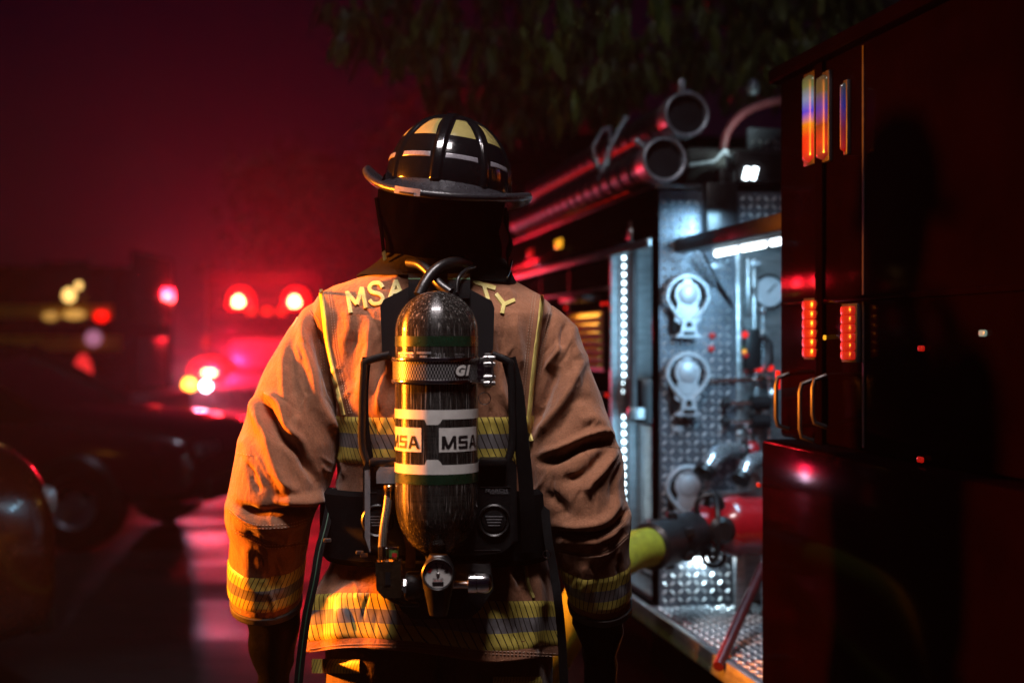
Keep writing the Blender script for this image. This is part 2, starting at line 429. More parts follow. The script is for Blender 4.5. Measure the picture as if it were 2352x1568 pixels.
def torso_rows(rows):
    c = smooth1(np.interp(rows, T[:, 0], T[:, 1]), 6); h = smooth1(np.interp(rows, T[:, 0], T[:, 2]), 6)
    b = smooth1(np.interp(rows, T[:, 0], T[:, 3]), 6); yc = smooth1(np.interp(rows, T[:, 0], T[:, 4]), 6)
    e = 2 / 2.5
    X = xpx(c)[:, None] + (h / SC)[:, None] * sel_(ct, e)[None]; Yr = b[:, None] * sel_(st, e)[None]; Y = yc[:, None] + Yr
    Z = np.repeat(zpx(rows)[:, None], NT_, 1)
    k = np.clip((rows - 1200) / 150, 0, 1)[:, None]
    Z = Z + k * (-.20 * Yr - .035 * (X - xpx(1000)))
    # wavy hem
    kh = np.clip((rows - 1290) / 210, 0, 1)[:, None]
    Z = Z + kh * (.010 * np.sin((X - xpx(850)) * 14 + 1.2))
    # peplum flutes
    Rr = kh * (.010 * np.cos(th * 7 + .8) + .006 * np.cos(th * 12 + 2))[None]
    X = X + Rr * ct[None]; Y = Y + Rr * st[None]
    return np.stack([X, Y, Z], 2)
torsoP = torso_rows(rows)
torso_strokes = [
    ([(745, 668), (760, 770), (778, 870), (795, 960)], 7, .006), ([(731, 690), (742, 770), (757, 860), (772, 950)], 7, -.004),
    ([(1240, 690), (1226, 790), (1216, 900), (1212, 985)], 7, .006), ([(1262, 720), (1240, 800), (1227, 900)], 8, -.005),
    ([(850, 720), (846, 790), (842, 850), (830, 910)], 13, .009), ([(868, 735), (868, 800), (862, 870)], 11, -.006),
    ([(812, 760), (806, 830), (812, 900)], 14, -.007), ([(790, 700), (800, 740), (792, 800)], 12, .005),
    ([(1150, 740), (1160, 800), (1175, 850), (1180, 910)], 14, -.008), ([(1180, 720), (1190, 790), (1196, 850)], 12, .007),
    ([(1150, 880), (1160, 920), (1178, 950), (1200, 975)], 9, .009), ([(885, 850), (875, 900), (866, 950)], 9, .008),
    ([(860, 655), (905, 640), (920, 632)], 10, .006), ([(1100, 650), (1150, 665), (1190, 672)], 10, .005),
    # under the belt
    ([(760, 1320), (800, 1290), (850, 1285), (880, 1290)], 14, .014), ([(735, 1350), (800, 1335), (870, 1340)], 16, -.006),
    ([(900, 1300), (905, 1340), (912, 1380)], 10, -.006), ([(1150, 1290), (1165, 1320), (1190, 1345)], 10, .010), ([(1195, 1290), (1185, 1320), (1200, 1350)], 8, -.009),
    ([(1230, 1300), (1240, 1350), (1250, 1400)], 12, .008), ([(790, 1380), (780, 1430), (770, 1480)], 18, .007), ([(960, 1400), (965, 1440), (968, 1480)], 20, -.006),
    ([(1090, 1380), (1080, 1430), (1076, 1480)], 18, .006), ([(1190, 1370), (1200, 1430), (1205, 1490)], 14, -.006)]
torso_strokes += [([(x, y), (x + dx, y + 30), (x + dx * 1.5, y + 62)], w, a_) for x, y, dx, w, a_ in [(random.uniform(760, 1240), random.uniform(690, 1440), random.uniform(-22, 22), random.uniform(2.8, 6), random.choice((-1, 1)) * random.uniform(.0014, .004)) for _ in range(90)]]
Nn = grid_normals(torsoP)
if Nn[100, int(NT_ * .75), 1] > 0: Nn = -Nn
D = stroke_disp(torsoP, Nn, torso_strokes) + noise_disp(torsoP, 9, .006, (1, 1, .55)) + noise_disp(torsoP, 24, .0034, (1, 1, .5), 3.3)
fade = np.clip((rows - 600) / 60, .1, 1)[:, None]
torsoP = torsoP + Nn * (D * fade)[..., None]
torsoN = grid_normals(torsoP)
if torsoN[100, int(NT_ * .75), 1] > 0: torsoN = -torsoN

# sleeves: py, outer, inner, depth factor, centre y, tilt
SL = np.array([(694, 722, 752, 1, 3.205, 0), (706, 700, 775, 1, 3.205, 0), (722, 687, 788, 1, 3.20, 0), (752, 664, 792, .98, 3.198, 0), (790, 640, 796, .95, 3.194, 0), (830, 619, 798, .93, 3.19, 0),
    (870, 601, 797, .92, 3.185, 0), (915, 587, 795, .92, 3.178, .02), (960, 572, 792, .92, 3.17, .05), (1010, 556, 788, .92, 3.162, .10), (1060, 547, 782, .92, 3.155, .16),
    (1110, 536, 768, .92, 3.15, .22), (1150, 526, 744, .93, 3.15, .28), (1180, 524, 731, .95, 3.153, .32), (1230, 536, 719, .97, 3.162, .38), (1290, 535, 705, .98, 3.175, .40), (1345, 534, 695, .98, 3.187, .40), (1392, 537, 688, .97, 3.197, .40)])
SR = np.array([(702, 1235, 1270, 1, 3.205, 0), (714, 1215, 1288, 1, 3.205, 0), (732, 1206, 1306, 1, 3.20, 0), (760, 1200, 1322, .98, 3.198, 0), (795, 1196, 1336, .95, 3.194, 0), (850, 1194, 1355, .93, 3.188, 0),
    (920, 1198, 1386, .92, 3.178, .02), (1000, 1206, 1411, .92, 3.165, .08), (1060, 1212, 1430, .92, 3.155, .14), (1110, 1220, 1432, .92, 3.15, .20), (1140, 1228, 1436, .92, 3.15, .26),
    (1170, 1240, 1449, .93, 3.152, .32), (1200, 1253, 1449, .95, 3.156, .35), (1240, 1266, 1446, .97, 3.163, .40), (1300, 1284, 1447, .98, 3.176, .42), (1360, 1302, 1449, .98, 3.19, .42), (1400, 1312, 1447, .97, 3.199, .42)])
def sleeve_rows(A, rws, n=230):
    t = np.linspace(0, 2 * np.pi, n, endpoint=False); c_, s_ = np.cos(t), np.sin(t)
    f = lambda k: smooth1(np.interp(rws, A[:, 0], A[:, k]), 3)
    lo, hi, df, yc, tl = f(1), f(2), f(3), f(4), f(5)
    r = (hi - lo) / 2 / SC; X = xpx((lo + hi) / 2)[:, None] + r[:, None] * c_[None]
    Yr = (r * df)[:, None] * s_[None]; Z = zpx(rws)[:, None] + tl[:, None] * Yr
    return np.stack([X, yc[:, None] + Yr, Z], 2)
left_strokes = [
    ([(697, 712), (700, 782), (716, 850), (728, 919), (752, 968), (780, 1001)], 13, .016), ([(712, 751), (734, 806), (757, 867), (782, 946)], 13, -.022),
    ([(676, 745), (668, 800), (672, 870), (684, 930)], 12, -.007), ([(655, 790), (652, 850), (655, 910), (668, 960)], 12, .008),
    ([(595, 912), (613, 946), (638, 990), (680, 1030), (703, 1068), (728, 1105)], 12, -.024), ([(580, 913), (597, 960), (617, 1015), (632, 1070), (655, 1112), (690, 1130)], 15, .018),
    ([(605, 905), (632, 915), (648, 940), (660, 985), (690, 1010)], 10, .016), ([(688, 950), (676, 990), (690, 1040)], 12, .006),
    ([(553, 1000), (570, 1040), (575, 1100)], 12, .006), ([(572, 1060), (582, 1100), (600, 1135)], 9, -.007),
    ([(640, 1150), (680, 1149), (720, 1146), (745, 1138)], 11, .022), ([(548, 1160), (596, 1176), (650, 1174), (715, 1168)], 9, -.026),
    ([(526, 1160), (560, 1190), (600, 1206), (660, 1204), (716, 1190)], 11, .010), ([(560, 1220), (600, 1240), (650, 1250)], 12, -.006),
    ([(530, 1165), (555, 1196), (590, 1210)], 3, -.003), ([(545, 1215), (595, 1243), (625, 1254), (700, 1243)], 3, -.003),
    ([(570, 1250), (566, 1290), (572, 1340)], 12, .005), ([(640, 1260), (636, 1310), (630, 1360)], 14, -.005), ([(548, 1330), (600, 1360), (660, 1352)], 10, .003)]
right_strokes = [
    ([(1299, 744), (1292, 775), (1291, 800)], 7, -.010), ([(1312, 740), (1312, 790), (1330, 830)], 14, .010), ([(1286, 790), (1272, 815), (1258, 850)], 8, .010),
    ([(1338, 823), (1313, 878), (1291, 924), (1258, 968), (1226, 1015)], 13, .018), ([(1283, 838), (1266, 880), (1240, 935), (1218, 980)], 13, -.020),
    ([(1385, 935), (1345, 915), (1318, 925), (1290, 975), (1255, 1010)], 14, -.008), ([(1400, 985), (1360, 962), (1330, 970)], 14, .008),
    ([(1402, 1012), (1372, 1015), (1330, 1028), (1285, 1050), (1245, 1060)], 12, -.020), ([(1408, 998), (1380, 995), (1340, 1004), (1290, 1028), (1240, 1044)], 10, .016),
    ([(1415, 1032), (1385, 1077), (1356, 1110), (1350, 1135)], 10, .014), ([(1395, 1030), (1370, 1065), (1330, 1095), (1290, 1105)], 14, -.014),
    ([(1432, 1060), (1412, 1105), (1408, 1150)], 8, -.008), ([(1420, 1140), (1412, 1170), (1380, 1200), (1330, 1208), (1275, 1205)], 12, .013),
    ([(1270, 1221), (1328, 1226), (1378, 1223), (1421, 1201), (1445, 1170)], 6, -.014), ([(1275, 1240), (1330, 1245), (1390, 1238), (1440, 1205)], 10, .006),
    ([(1380, 1250), (1410, 1240), (1435, 1215)], 8, -.006), ([(1290, 1260), (1340, 1272), (1395, 1262), (1440, 1225)], 3, -.003),
    ([(1250, 1130), (1290, 1160), (1300, 1190)], 14, -.010), ([(1340, 1290), (1345, 1330), (1350, 1370)], 13, .005), ([(1420, 1270), (1424, 1320), (1428, 1360)], 8, -.005)]
def fine_creases(A, n, seed, lean):
    rg = random.Random(seed); out = []
    for k in range(n):
        y = rg.uniform(760, 1360); lo, hi = np.interp(y, A[:, 0], A[:, 1]), np.interp(y, A[:, 0], A[:, 2]); x = rg.uniform(lo + 12, hi - 12); L = rg.uniform(25, 75); a = rg.gauss(lean, .35)
        dx, dy = math.sin(a) * L, math.cos(a) * L; out.append(([(x, y), (x + dx * .5 + rg.uniform(-6, 6), y + dy * .5), (x + dx, y + dy)], rg.uniform(2.6, 5.5), rg.choice((-1, 1)) * rg.uniform(.0012, .0036)))
    return out
left_strokes += fine_creases(SL, 60, 21, .35); right_strokes += fine_creases(SR, 60, 22, -.35)
def finish_sleeve(A, y0, y1, strokes, seed):
    rws = np.linspace(y0, y1, 235); P = sleeve_rows(A, rws); N0 = grid_normals(P)
    if N0[100, int(230 * .75), 1] > 0: N0 = -N0
    D = stroke_disp(P, N0, strokes) + noise_disp(P, 10, .006, (1, 1, .6), seed) + noise_disp(P, 26, .0034, (1, 1, .45), seed + 5)
    k = np.clip((y1 - rws) / 40, .25, 1)[:, None] * np.clip((rws - y0) / 25, .2, 1)[:, None]
    P = P + N0 * (D * k)[..., None]; N1 = grid_normals(P)
    if N1[100, int(230 * .75), 1] > 0: N1 = -N1
    return rws, P, N1
lrow, LP, LN = finish_sleeve(SL, 694, 1392, left_strokes, 1.7)
rrow, RP, RN = finish_sleeve(SR, 702, 1400, right_strokes, 8.1)

def grid_faces(nr, nc, k=0): return [(k + i * nc + j, k + i * nc + (j + 1) % nc, k + (i + 1) * nc + (j + 1) % nc, k + (i + 1) * nc + j) for i in range(nr - 1) for j in range(nc)]
cm = MB()
def add_shell(P, Nn):
    # turn the open edge inwards so that the cloth has thickness
    Nn = Nn.copy()
    inn = [P[-1] - Nn[-1] * .006 + np.array([0, 0, .002]), P[-1] - Nn[-1] * .007 + np.array([0, 0, .04])]
    Q = np.concatenate([P, np.array(inn)], 0); k = len(cm.v); cm.v += [tuple(p) for p in Q.reshape(-1, 3)]; cm.f += grid_faces(Q.shape[0], Q.shape[1], k)
    cm.f.append(tuple(k + j for j in range(Q.shape[1])))
for P, Nq in ((torsoP, torsoN), (LP, LN), (RP, RN)): add_shell(P, Nq)
# one closed band: orient outward
coat = mk('coat', cm.v, cm.f, M_coat, person, label='tan brown turnout coat with yellow and silver reflective trim')
bm = bmesh.new(); bm.from_mesh(coat.data); bmesh.ops.recalc_face_normals(bm, faces=bm.faces); bm.to_mesh(coat.data); bm.free()
BV = BVHTree.FromPolygons([Vector(v) for v in cm.v], cm.f)
CAMP = Vector((0, 0, CAMZ))
def proj(px, py, off=.002, bv=None, dfl=3.05):
    d = Vector(((px - 1176) / S, 1, -(py - 784) / S)).normalized()
    h = (bv or BV).ray_cast(CAMP, d)
    if h[0] is None: p = W(px, py, dfl); return p, Vector((0, -1, 0))
    n = h[1] if h[1].dot(d) < 0 else -h[1]
    return h[0] + n * off, n

def sub_grid(P, Nn, rws, r0, r1, nr=14, off=.002, c0=0, c1=None):
    """cloth band lying on grid P between row values r0 and r1 (scalars or per-column arrays)"""
    nc = P.shape[1]; cols = np.arange(nc) if c1 is None else np.arange(c0, c1) % nc
    a = np.broadcast_to(np.asarray(r0, float), (nc,))[cols]; b = np.broadcast_to(np.asarray(r1, float), (nc,))[cols]
    V = []; UV = []
    for i in range(nr + 2):
        f = min(max((i - .0) / (nr + 1), 0), 1); rr = a + (b - a) * f; fi = np.interp(rr, rws, np.arange(len(rws))); i0 = np.clip(np.floor(fi).astype(int), 0, len(rws) - 2); w = (fi - i0)[:, None]
        p = P[i0, cols] * (1 - w) + P[i0 + 1, cols] * w; n = Nn[i0, cols] * (1 - w) + Nn[i0 + 1, cols] * w
        V.append(p + n * (off if 0 < i < nr + 1 else off * .1)); UV.append(np.stack([np.arange(len(cols)) / len(cols), np.full(len(cols), f)], 1))
    V = np.array(V); nr_, nc_ = V.shape[:2]; closed = c1 is None
    F = [(i * nc_ + j, i * nc_ + (j + 1) % nc_, (i + 1) * nc_ + (j + 1) % nc_, (i + 1) * nc_ + j) for i in range(nr_ - 1) for j in range(nc_ if closed else nc_ - 1)]
    return V.reshape(-1, 3), F, np.array(UV).reshape(-1, 2)

M_st_sl = stripe_mat('sleeve_trim', 46, 2.6); M_st_hem = stripe_mat('hem_trim', 104, -2.9); M_st_ch = stripe_mat('chest_trim', 84, -3.0)
def trim(name, P, Nn, rws, r0, r1, m, lab, **k):
    v, f, uv = sub_grid(P, Nn, rws, r0, r1, **k); return mk(name, v, f, m, coat, uvs=uv, label=lab)
trim('reflective_stripe', LP, LN, lrow, 1276, 1358, M_st_sl, 'yellow and silver reflective stripe on the left cuff', off=.0025)
trim('reflective_stripe', RP, RN, rrow, 1276, 1362, M_st_sl, 'yellow and silver reflective stripe on the right cuff', off=.0025)
trim('reflective_stripe', torsoP, torsoN, rows, 1374, 1476, M_st_hem, 'yellow and silver reflective stripe around the coat hem', off=.003)
trim('reflective_stripe', torsoP, torsoN, rows, 950, 1054, M_st_ch, 'yellow and silver reflective stripe across the back', off=.003)
M_cuff = mat('cuff_binding', lin(.014, .012, .011), .7, var=.3, vscale=60, bump=.5, bscale=500)
for P, Nn2, rw, y0, y1, lab in ((LP, LN, lrow, 1373, 1391, 'black left cuff binding'), (RP, RN, rrow, 1379, 1399, 'black right cuff binding')):
    v, f, uv = sub_grid(P, Nn2, rw, y0, y1, 8, .005); mk('cuff', v, f, M_cuff, coat, label=lab)

def ribbon(name, pts, wpx, m, parent, off=.003, n=None, thick=.002, lab=None, bv=None, close=True):
    """cloth ribbon following the coat surface: centre line given in picture units"""
    C = curve_pts(pts, n or 10 * len(pts)) if len(pts) > 2 else [np.array(pts[0], float) * (1 - t) + np.array(pts[1], float) * t for t in np.linspace(0, 1, n or 12)]
    rings = []
    for i, c in enumerate(C):
        d = C[min(i + 1, len(C) - 1)] - C[max(i - 1, 0)]; d = d / (np.linalg.norm(d) + 1e-9); nn = np.array([-d[1], d[0]])
        r = []
        for k, o_ in ((-1, .0003), (-.85, off), (0, off + thick * .3), (.85, off), (1, .0003)):
            p, _ = proj(*(c + nn * wpx / 2 * k), o_, bv); r.append(p)
        rings.append(r)
    b = MB().loft(rings, False, False, closed=False)
    return b.v, b.f
def ribbons(name, plist, wpx, m, parent, lab=None, **k):
    b = MB()
    for pts in plist: v, f = ribbon('', pts, wpx, m, parent, **k); b.add(v, f)
    return b.build(name, m, parent, label=lab, sharp=60)

ribbons('piping', [[(737, 664), (745, 720), (755, 800), (770, 870), (790, 952)]], 7.5, M_piping, coat, 'yellow piping over the left shoulder blade', off=.004, n=60)
ribbons('piping', [[(1245, 677), (1238, 740), (1226, 830), (1217, 920), (1213, 975), (1222, 1012)]], 7.5, M_piping, coat, 'yellow piping over the right shoulder blade', off=.004, n=60)
ribbons('piping', [[(1205, 1300), (1212, 1340), (1224, 1372)]], 7, M_piping, coat, 'short yellow piping above the hem', off=.004, n=30)
LET = {'M': [[(806, 719), (798, 671)], [(798, 673), (821, 700)], [(821, 700), (832, 662)], [(832, 662), (841, 708)]],
       'S': [[(880, 662), (873, 652), (857, 653), (849, 663), (856, 672), (872, 676), (880, 686), (873, 697), (858, 698), (850, 690)]],
       'A': [[(895, 688), (909, 645)], [(909, 645), (925, 684)], [(901, 673), (921, 669)]],
       'T': [[(1083, 648), (1138, 664)], [(1110, 654), (1121, 690)]],
       'Y': [[(1139, 676), (1157, 700)], [(1181, 690), (1157, 700)], [(1157, 699), (1153, 720)]]}
for ch, st_ in LET.items(): ribbons('letter', st_, 10 if ch != 'S' else 9.5, M_letter, coat, 'yellow letter %s sewn on the back of the coat' % ch, off=.0035, n=26 if ch == 'S' else 9)

def stitches(plist, w=1.4, step=5.5):
    b = MB()
    for pts in plist:
        L = sum(math.dist(pts[i], pts[i + 1]) for i in range(len(pts) - 1)); n = max(4, int(L / step)); C = curve_pts(pts, 2 * n)
        for i in range(0, 2 * n - 1, 2):
            p, _ = proj(*C[i], .0012); q, _ = proj(*C[i + 1], .0012)
            if (p - q).length < .03: b.tube([p, q], .0009, 5)
    return b
def off_line(pts, dx, dy): return [(x + dx, y + dy) for x, y in pts]
sA = [(752, 666), (760, 720), (769, 800), (783, 870), (802, 948)]; sB = [(716, 712), (735, 740), (742, 790), (746, 850)]
sC = [(1231, 676), (1222, 740), (1211, 830), (1203, 910), (1200, 970)]; sD = [(1273, 703), (1262, 740), (1250, 800), (1240, 860)]
stitches([sA, off_line(sA, 6, 0), sB, off_line(sB, -6, 2), sC, off_line(sC, -6, -1), sD, off_line(sD, -6, -3)]).build('seam_stitching', M_thread, coat, label='double stitched yoke seams', kind='stuff')
e1 = [(528, 1168), (555, 1192), (590, 1205), (660, 1203), (712, 1188)]; e2 = [(540, 1216), (596, 1243), (622, 1252), (700, 1243)]
e3 = [(1268, 1224), (1328, 1229), (1378, 1226), (1424, 1203), (1446, 1172)]; e4 = [(1285, 1262), (1340, 1272), (1396, 1264), (1442, 1226)]
h1 = [(710, 1490), (780, 1480), (860, 1478), (960, 1480), (1100, 1492), (1275, 1500)]
stitches([e1, off_line(e1, 0, 7), e2, off_line(e2, 1, 7), e3, off_line(e3, 0, 7), e4, off_line(e4, 0, 7), [(547, 1040), (575, 1046)], [(1395, 1026), (1428, 1028)], h1, off_line(h1, 0, 7)]).build('seam_stitching', M_thread, coat, label='stitched elbow patches and hem', kind='stuff')
# embroidered shoulder patch seen edge-on
pt = [(684, 728), (672, 750), (655, 775), (639, 800)]
b = MB(); pp = []
for q in curve_pts(pt, 24): pp.append(W(q[0] + 2, q[1] + 1, 3.19))
b.tube(pp, .0045, 8, flat=(1, 1)); b.build('shoulder_patch', mat('patch_edge', lin(.5, .42, .42), .8, var=.2, vscale=200, bump=.8, bscale=600), coat, label='pale embroidered edge of a sleeve patch')

# collar, hood
def ringpx(py, lo, hi, b, yc, n=64, e=.85, roll=0.0, tilt=0.0):
    t = np.linspace(0, 2 * np.pi, n, endpoint=False); h = (hi - lo) / 2 / SC; x = xpx((lo + hi) / 2) + h * sel_(np.cos(t), e); yr = b * sel_(np.sin(t), e)
    return [Vector((x[i], yc + yr[i], zpx(py) + tilt * yr[i] - roll * (x[i] - xpx((lo + hi) / 2)))) for i in range(n)]
def wob(ring, amp, f, s):
    c = sum(ring, Vector()) / len(ring)
    return [p + (p - c).normalized() * (amp * mnoise.noise(p * f + Vector((s, s, s)))) for p in ring]
b = MB(); b.loft([wob(ringpx(py, lo, hi, d, 3.225, roll=.06, tilt=-.04), .006, 14, 2.1) for py, lo, hi, d in
    ((646, 818, 1198, .138), (638, 828, 1190, .136), (628, 846, 1184, .130), (612, 864, 1172, .122), (596, 880, 1162, .116), (588, 886, 1158, .113), (590, 894, 1150, .106), (612, 900, 1144, .10))], False, False)
b.build('collar', M_collar, coat, label='black stand up coat collar')
b = MB(); b.loft([wob(wob(ringpx(py, lo, hi, d, yc, n=110, e=.95), .007, 11, 4.4), .006, 32, 1.1) for py, lo, hi, d, yc in
    [(py_,) + tuple(np.interp(py_, (400, 440, 470, 500, 540, 580, 615, 640), c_) for c_ in ((884, 868, 868, 870, 876, 884, 896, 900), (1150, 1160, 1154, 1148, 1144, 1150, 1146, 1142), (.10, .125, .128, .126, .12, .112, .104, .10), (3.2, 3.2, 3.2, 3.2, 3.205, 3.21, 3.22, 3.22))) for py_ in range(400, 641, 8)]], True, True)
b.build('hood', M_blackcloth, person, label='black protective hood covering the neck')
# earflap and chin strap on the right, tab on the left
b = MB(); pts = [(1160, 478), (1164, 520), (1172, 555), (1166, 590), (1168, 622), (1172, 640)]; C = [W(x, y, 3.17) for x, y in pts]
b.tube([Vector(p) for p in curve_pts(C, 24)], [.010 + .006 * math.sin(i * .7) for i in range(24)], 10, flat=(1, .45)); b.build('chin_strap', M_web, person, label='black chin strap hanging at the right ear')
b = MB(); b.tube([W(1176, 598, 3.14), W(1168, 628, 3.13), W(1163, 640, 3.13)], [.004, .006, .003], 8, flat=(1, .5)); b.build('strap_buckle', M_chrome, person)
b = MB(); b.prism([W(877, 580, 3.13), W(884, 574, 3.13), (W(888, 594, 3.13)), W(881, 600, 3.13)], (0, .004, 0)); b.build('tab', M_piping, person, label='small yellow tab by the left ear')
b = MB(); b.tube([W(x, y, 3.15) for x, y in ((866, 455), (872, 500), (878, 545), (882, 590))], [.012, .010, .008, .007], 8, flat=(1, .5)); b.build('ear_flap_edge', M_blackcloth, person)

# body under the clothes: one skinned figure
sk = [('pel', (0, 0, .95), .12), ('wai', (0, 0, 1.12), .105), ('che', (0, 0, 1.32), .115), ('nec', (.01, .02, 1.50), .06), ('hd0', (.015, .02, 1.60), .075), ('hd1', (.02, 0, 1.70), .085), ('nos', (.03, .10, 1.63), .022),
      ('ls', (-.19, 0, 1.40), .055), ('le', (-.33, -.04, 1.10), .045), ('lw', (-.36, 0, .84), .033), ('rs', (.21, 0, 1.39), .055), ('re', (.33, -.04, 1.09), .045), ('rw', (.365, 0, .83), .033),
      ('lh', (-.10, 0, .90), .085), ('lk', (-.12, .02, .50), .06), ('la', (-.13, 0, .10), .045), ('lt', (-.13, .14, .05), .04), ('rh', (.10, 0, .90), .085), ('rk', (.12, .02, .50), .06), ('ra', (.13, 0, .10), .045), ('rt', (.13, .14, .05), .04)]
ed = [('pel', 'wai'), ('wai', 'che'), ('che', 'nec'), ('nec', 'hd0'), ('hd0', 'hd1'), ('hd0', 'nos'), ('che', 'ls'), ('ls', 'le'), ('le', 'lw'), ('che', 'rs'), ('rs', 're'), ('re', 'rw'), ('pel', 'lh'), ('lh', 'lk'), ('lk', 'la'), ('la', 'lt'), ('pel', 'rh'), ('rh', 'rk'), ('rk', 'ra'), ('ra', 'rt')]
ix = {n: i for i, (n, _, _) in enumerate(sk)}
me = bpy.data.meshes.new('body'); me.from_pydata([c for _, c, _ in sk], [(ix[a], ix[b_]) for a, b_ in ed], []); me.materials.append(M_skin)
body = bpy.data.objects.new('body', me); COL.objects.link(body); body.parent = person
md = body.modifiers.new('skin', 'SKIN'); sv = me.skin_vertices[0].data
for i, (_, _, r_) in enumerate(sk): sv[i].radius = (r_, r_); sv[i].use_root = (i == 0)
body.modifiers.new('sub', 'SUBSURF').levels = 1; body['label'] = 'body of the firefighter inside the gear'

# trousers and boots
b = MB()
for sx in (-1, 1):
    rings = []
    for z, cx, rx, ry in ((.86, .10, .145, .17), (.74, .115, .135, .155), (.6, .125, .125, .14), (.45, .13, .12, .13), (.3, .135, .115, .125), (.14, .14, .12, .13), (.12, .14, .11, .12)):
        rings.append([Vector((PX0 + .01 + sx * cx + rx * math.cos(t), PY0 + ry * math.sin(t) + .012 * math.sin(3 * t + z * 20), z + .008 * math.sin(t * 5))) for t in (2 * math.pi * k / 40 for k in range(40))])
    b.loft(rings, True, True)
trousers = b.build('trousers', M_trouser, person, label='tan brown turnout trousers')
TB = BVHTree.FromPolygons([Vector(v) for v in b.v], b.f)
M_st_tr = stripe_mat('trouser_trim', 16, 1.5, band=False)
def pocket(x0, x1, y0, y1, lab):
    n = 10; g = MB(); V = []; UV = []
    for i in range(4):
        for j in range(n + 1):
            V.append(proj(x0 + (x1 - x0) * j / n, y0 + (y1 - y0) * i / 3 , .006 if 0 < i < 3 else .002, TB, 3.06)[0]); UV.append((j / n, i / 3))
    F = [(i * (n + 1) + j, i * (n + 1) + j + 1, (i + 1) * (n + 1) + j + 1, (i + 1) * (n + 1) + j) for i in range(3) for j in range(n)]
    mk('pocket_trim', V, F, M_st_tr, trousers, uvs=UV, label=lab)
pocket(716, 828, 1512, 1545, 'yellow trim on the left trouser pocket'); pocket(1132, 1240, 1552, 1580, 'yellow trim on the right trouser pocket')
for sx, nm in ((-1, 'left'), (1, 'right')):
    b = MB(); cx = PX0 + .01 + sx * .14
    b.loft([[Vector((cx + rx * math.cos(t), PY0 + yo + ry * math.sin(t), z)) for t in (2 * math.pi * k / 28 for k in range(28))] for z, rx, ry, yo in ((.30, .075, .085, 0), (.16, .07, .08, 0), (.11, .065, .11, .04), (.06, .06, .15, .07), (.02, .062, .155, .07), (0.001, .058, .15, .07))])
    b.build('boot', M_rubber, person, label='black rubber %s boot' % nm)

# gloves: gauntlet, palm, five bent fingers
def glove(ring_def, lab, sgn):
    b = MB(); rings = []
    for py, lo, hi, yc, amp in ring_def:
        r = []
        for k in range(40):
            t = 2 * math.pi * k / 40; rr = (hi - lo) / 2 / SC
            p = Vector((xpx((lo + hi) / 2) + rr * math.cos(t), yc + rr * .85 * math.sin(t), zpx(py)))
            r.append(p + Vector((math.cos(t), math.sin(t), .3)) * (amp * mnoise.noise(Vector((p.x * 22, p.y * 22, p.z * 55)) + Vector((sgn, 0, 0)))))
        rings.append(r)
    b.loft(rings)
    c = sum(rings[-1], Vector()) / 40
    for i, (dy, L, r_) in enumerate(((-.032, .075, .0105), (-.011, .085, .011), (.011, .08, .0105), (.031, .062, .0095))):
        base = c + Vector((0, dy, .03)); pts = [base, base + Vector((-sgn * .004, .004, -.045)), base + Vector((-sgn * .016, .010, -.045 - L * .45)), base + Vector((-sgn * .034, .012, -.045 - L * .8)), base + Vector((-sgn * .046, .012, -.045 - L * .95))]
        b.tube(pts, [r_ * 1.15, r_ * 1.1, r_, r_ * .92, r_ * .6], 12)
    base = c + Vector((-sgn * .01, .035, .05)); b.tube([base, base + Vector((-sgn * .022, .03, -.03)), base + Vector((-sgn * .03, .042, -.06)), base + Vector((-sgn * .034, .040, -.085))], [.015, .014, .012, .008], 12)
    return b.build('glove', M_glove, person, label=lab)
glove([(1370, 560, 686, 3.2, .0), (1400, 566, 690, 3.2, .004), (1430, 572, 690, 3.2, .010), (1450, 573, 688, 3.2, .010), (1475, 574, 682, 3.2, .010), (1500, 576, 676, 3.205, .012), (1525, 580, 672, 3.21, .010), (1550, 588, 662, 3.21, .008), (1580, 590, 664, 3.21, .004), (1620, 590, 672, 3.21, .002), (1650, 596, 672, 3.21, .001), (1668, 606, 664, 3.21, 0)], 'black leather left gauntlet glove', -1)
glove([(1380, 1316, 1440, 3.2, .0), (1405, 1314, 1438, 3.2, .004), (1430, 1316, 1432, 3.2, .010), (1455, 1330, 1428, 3.2, .012), (1480, 1338, 1424, 3.2, .010), (1505, 1340, 1418, 3.205, .012), (1530, 1342, 1416, 3.21, .010), (1560, 1342, 1416, 3.21, .006), (1590, 1340, 1420, 3.21, .004), (1625, 1338, 1424, 3.21, .002), (1655, 1344, 1420, 3.21, .001), (1672, 1354, 1410, 3.21, 0)], 'black leather right gauntlet glove', 1)
# ------------------------------------------------------------------ helmet
HC = W(1028, 428, 3.19)
helmet = thing('fire_helmet', 'glossy black ribbed fire helmet with yellow decals worn by the firefighter', 'helmet', tuple(HC))
HM = Matrix.Translation(HC) @ Euler((R(-3), R(6.5), R(-7)), 'XYZ').to_matrix().to_4x4()
RX, RY, RH = .137, .158, .151
RIBS = [k * 45 for k in range(8)]
def dome(az, el, off=0.0):
    """az degrees from the back, positive to the right; el degrees above the base"""
    a, e = R(az), R(el); ce = math.cos(e) ** .92
    return Vector((RX * math.sin(a) * ce, -RY * math.cos(a) * ce, RH * math.sin(e))), Vector((math.sin(a) * math.cos(e) / RX, -math.cos(a) * math.cos(e) / RY, math.sin(e) / RH)).normalized()
def rib_h(az, el):
    h = 0; rr = .147 * math.cos(R(el)) ** .92
    for rb in RIBS:
        d = abs((az - rb + 180) % 360 - 180)
        if d > 80: continue
        x = math.sin(R(d)) * rr; w = .0125 if rb in (0, 180) else .0085; hh = .0075 if rb in (0, 180) else .0048
        t = min(1, max(0, (w - x) / .0035)); h = max(h, hh * t * t * (3 - 2 * t))
    x = .147 * math.cos(R(el)); return h
b = MB(); rings = []
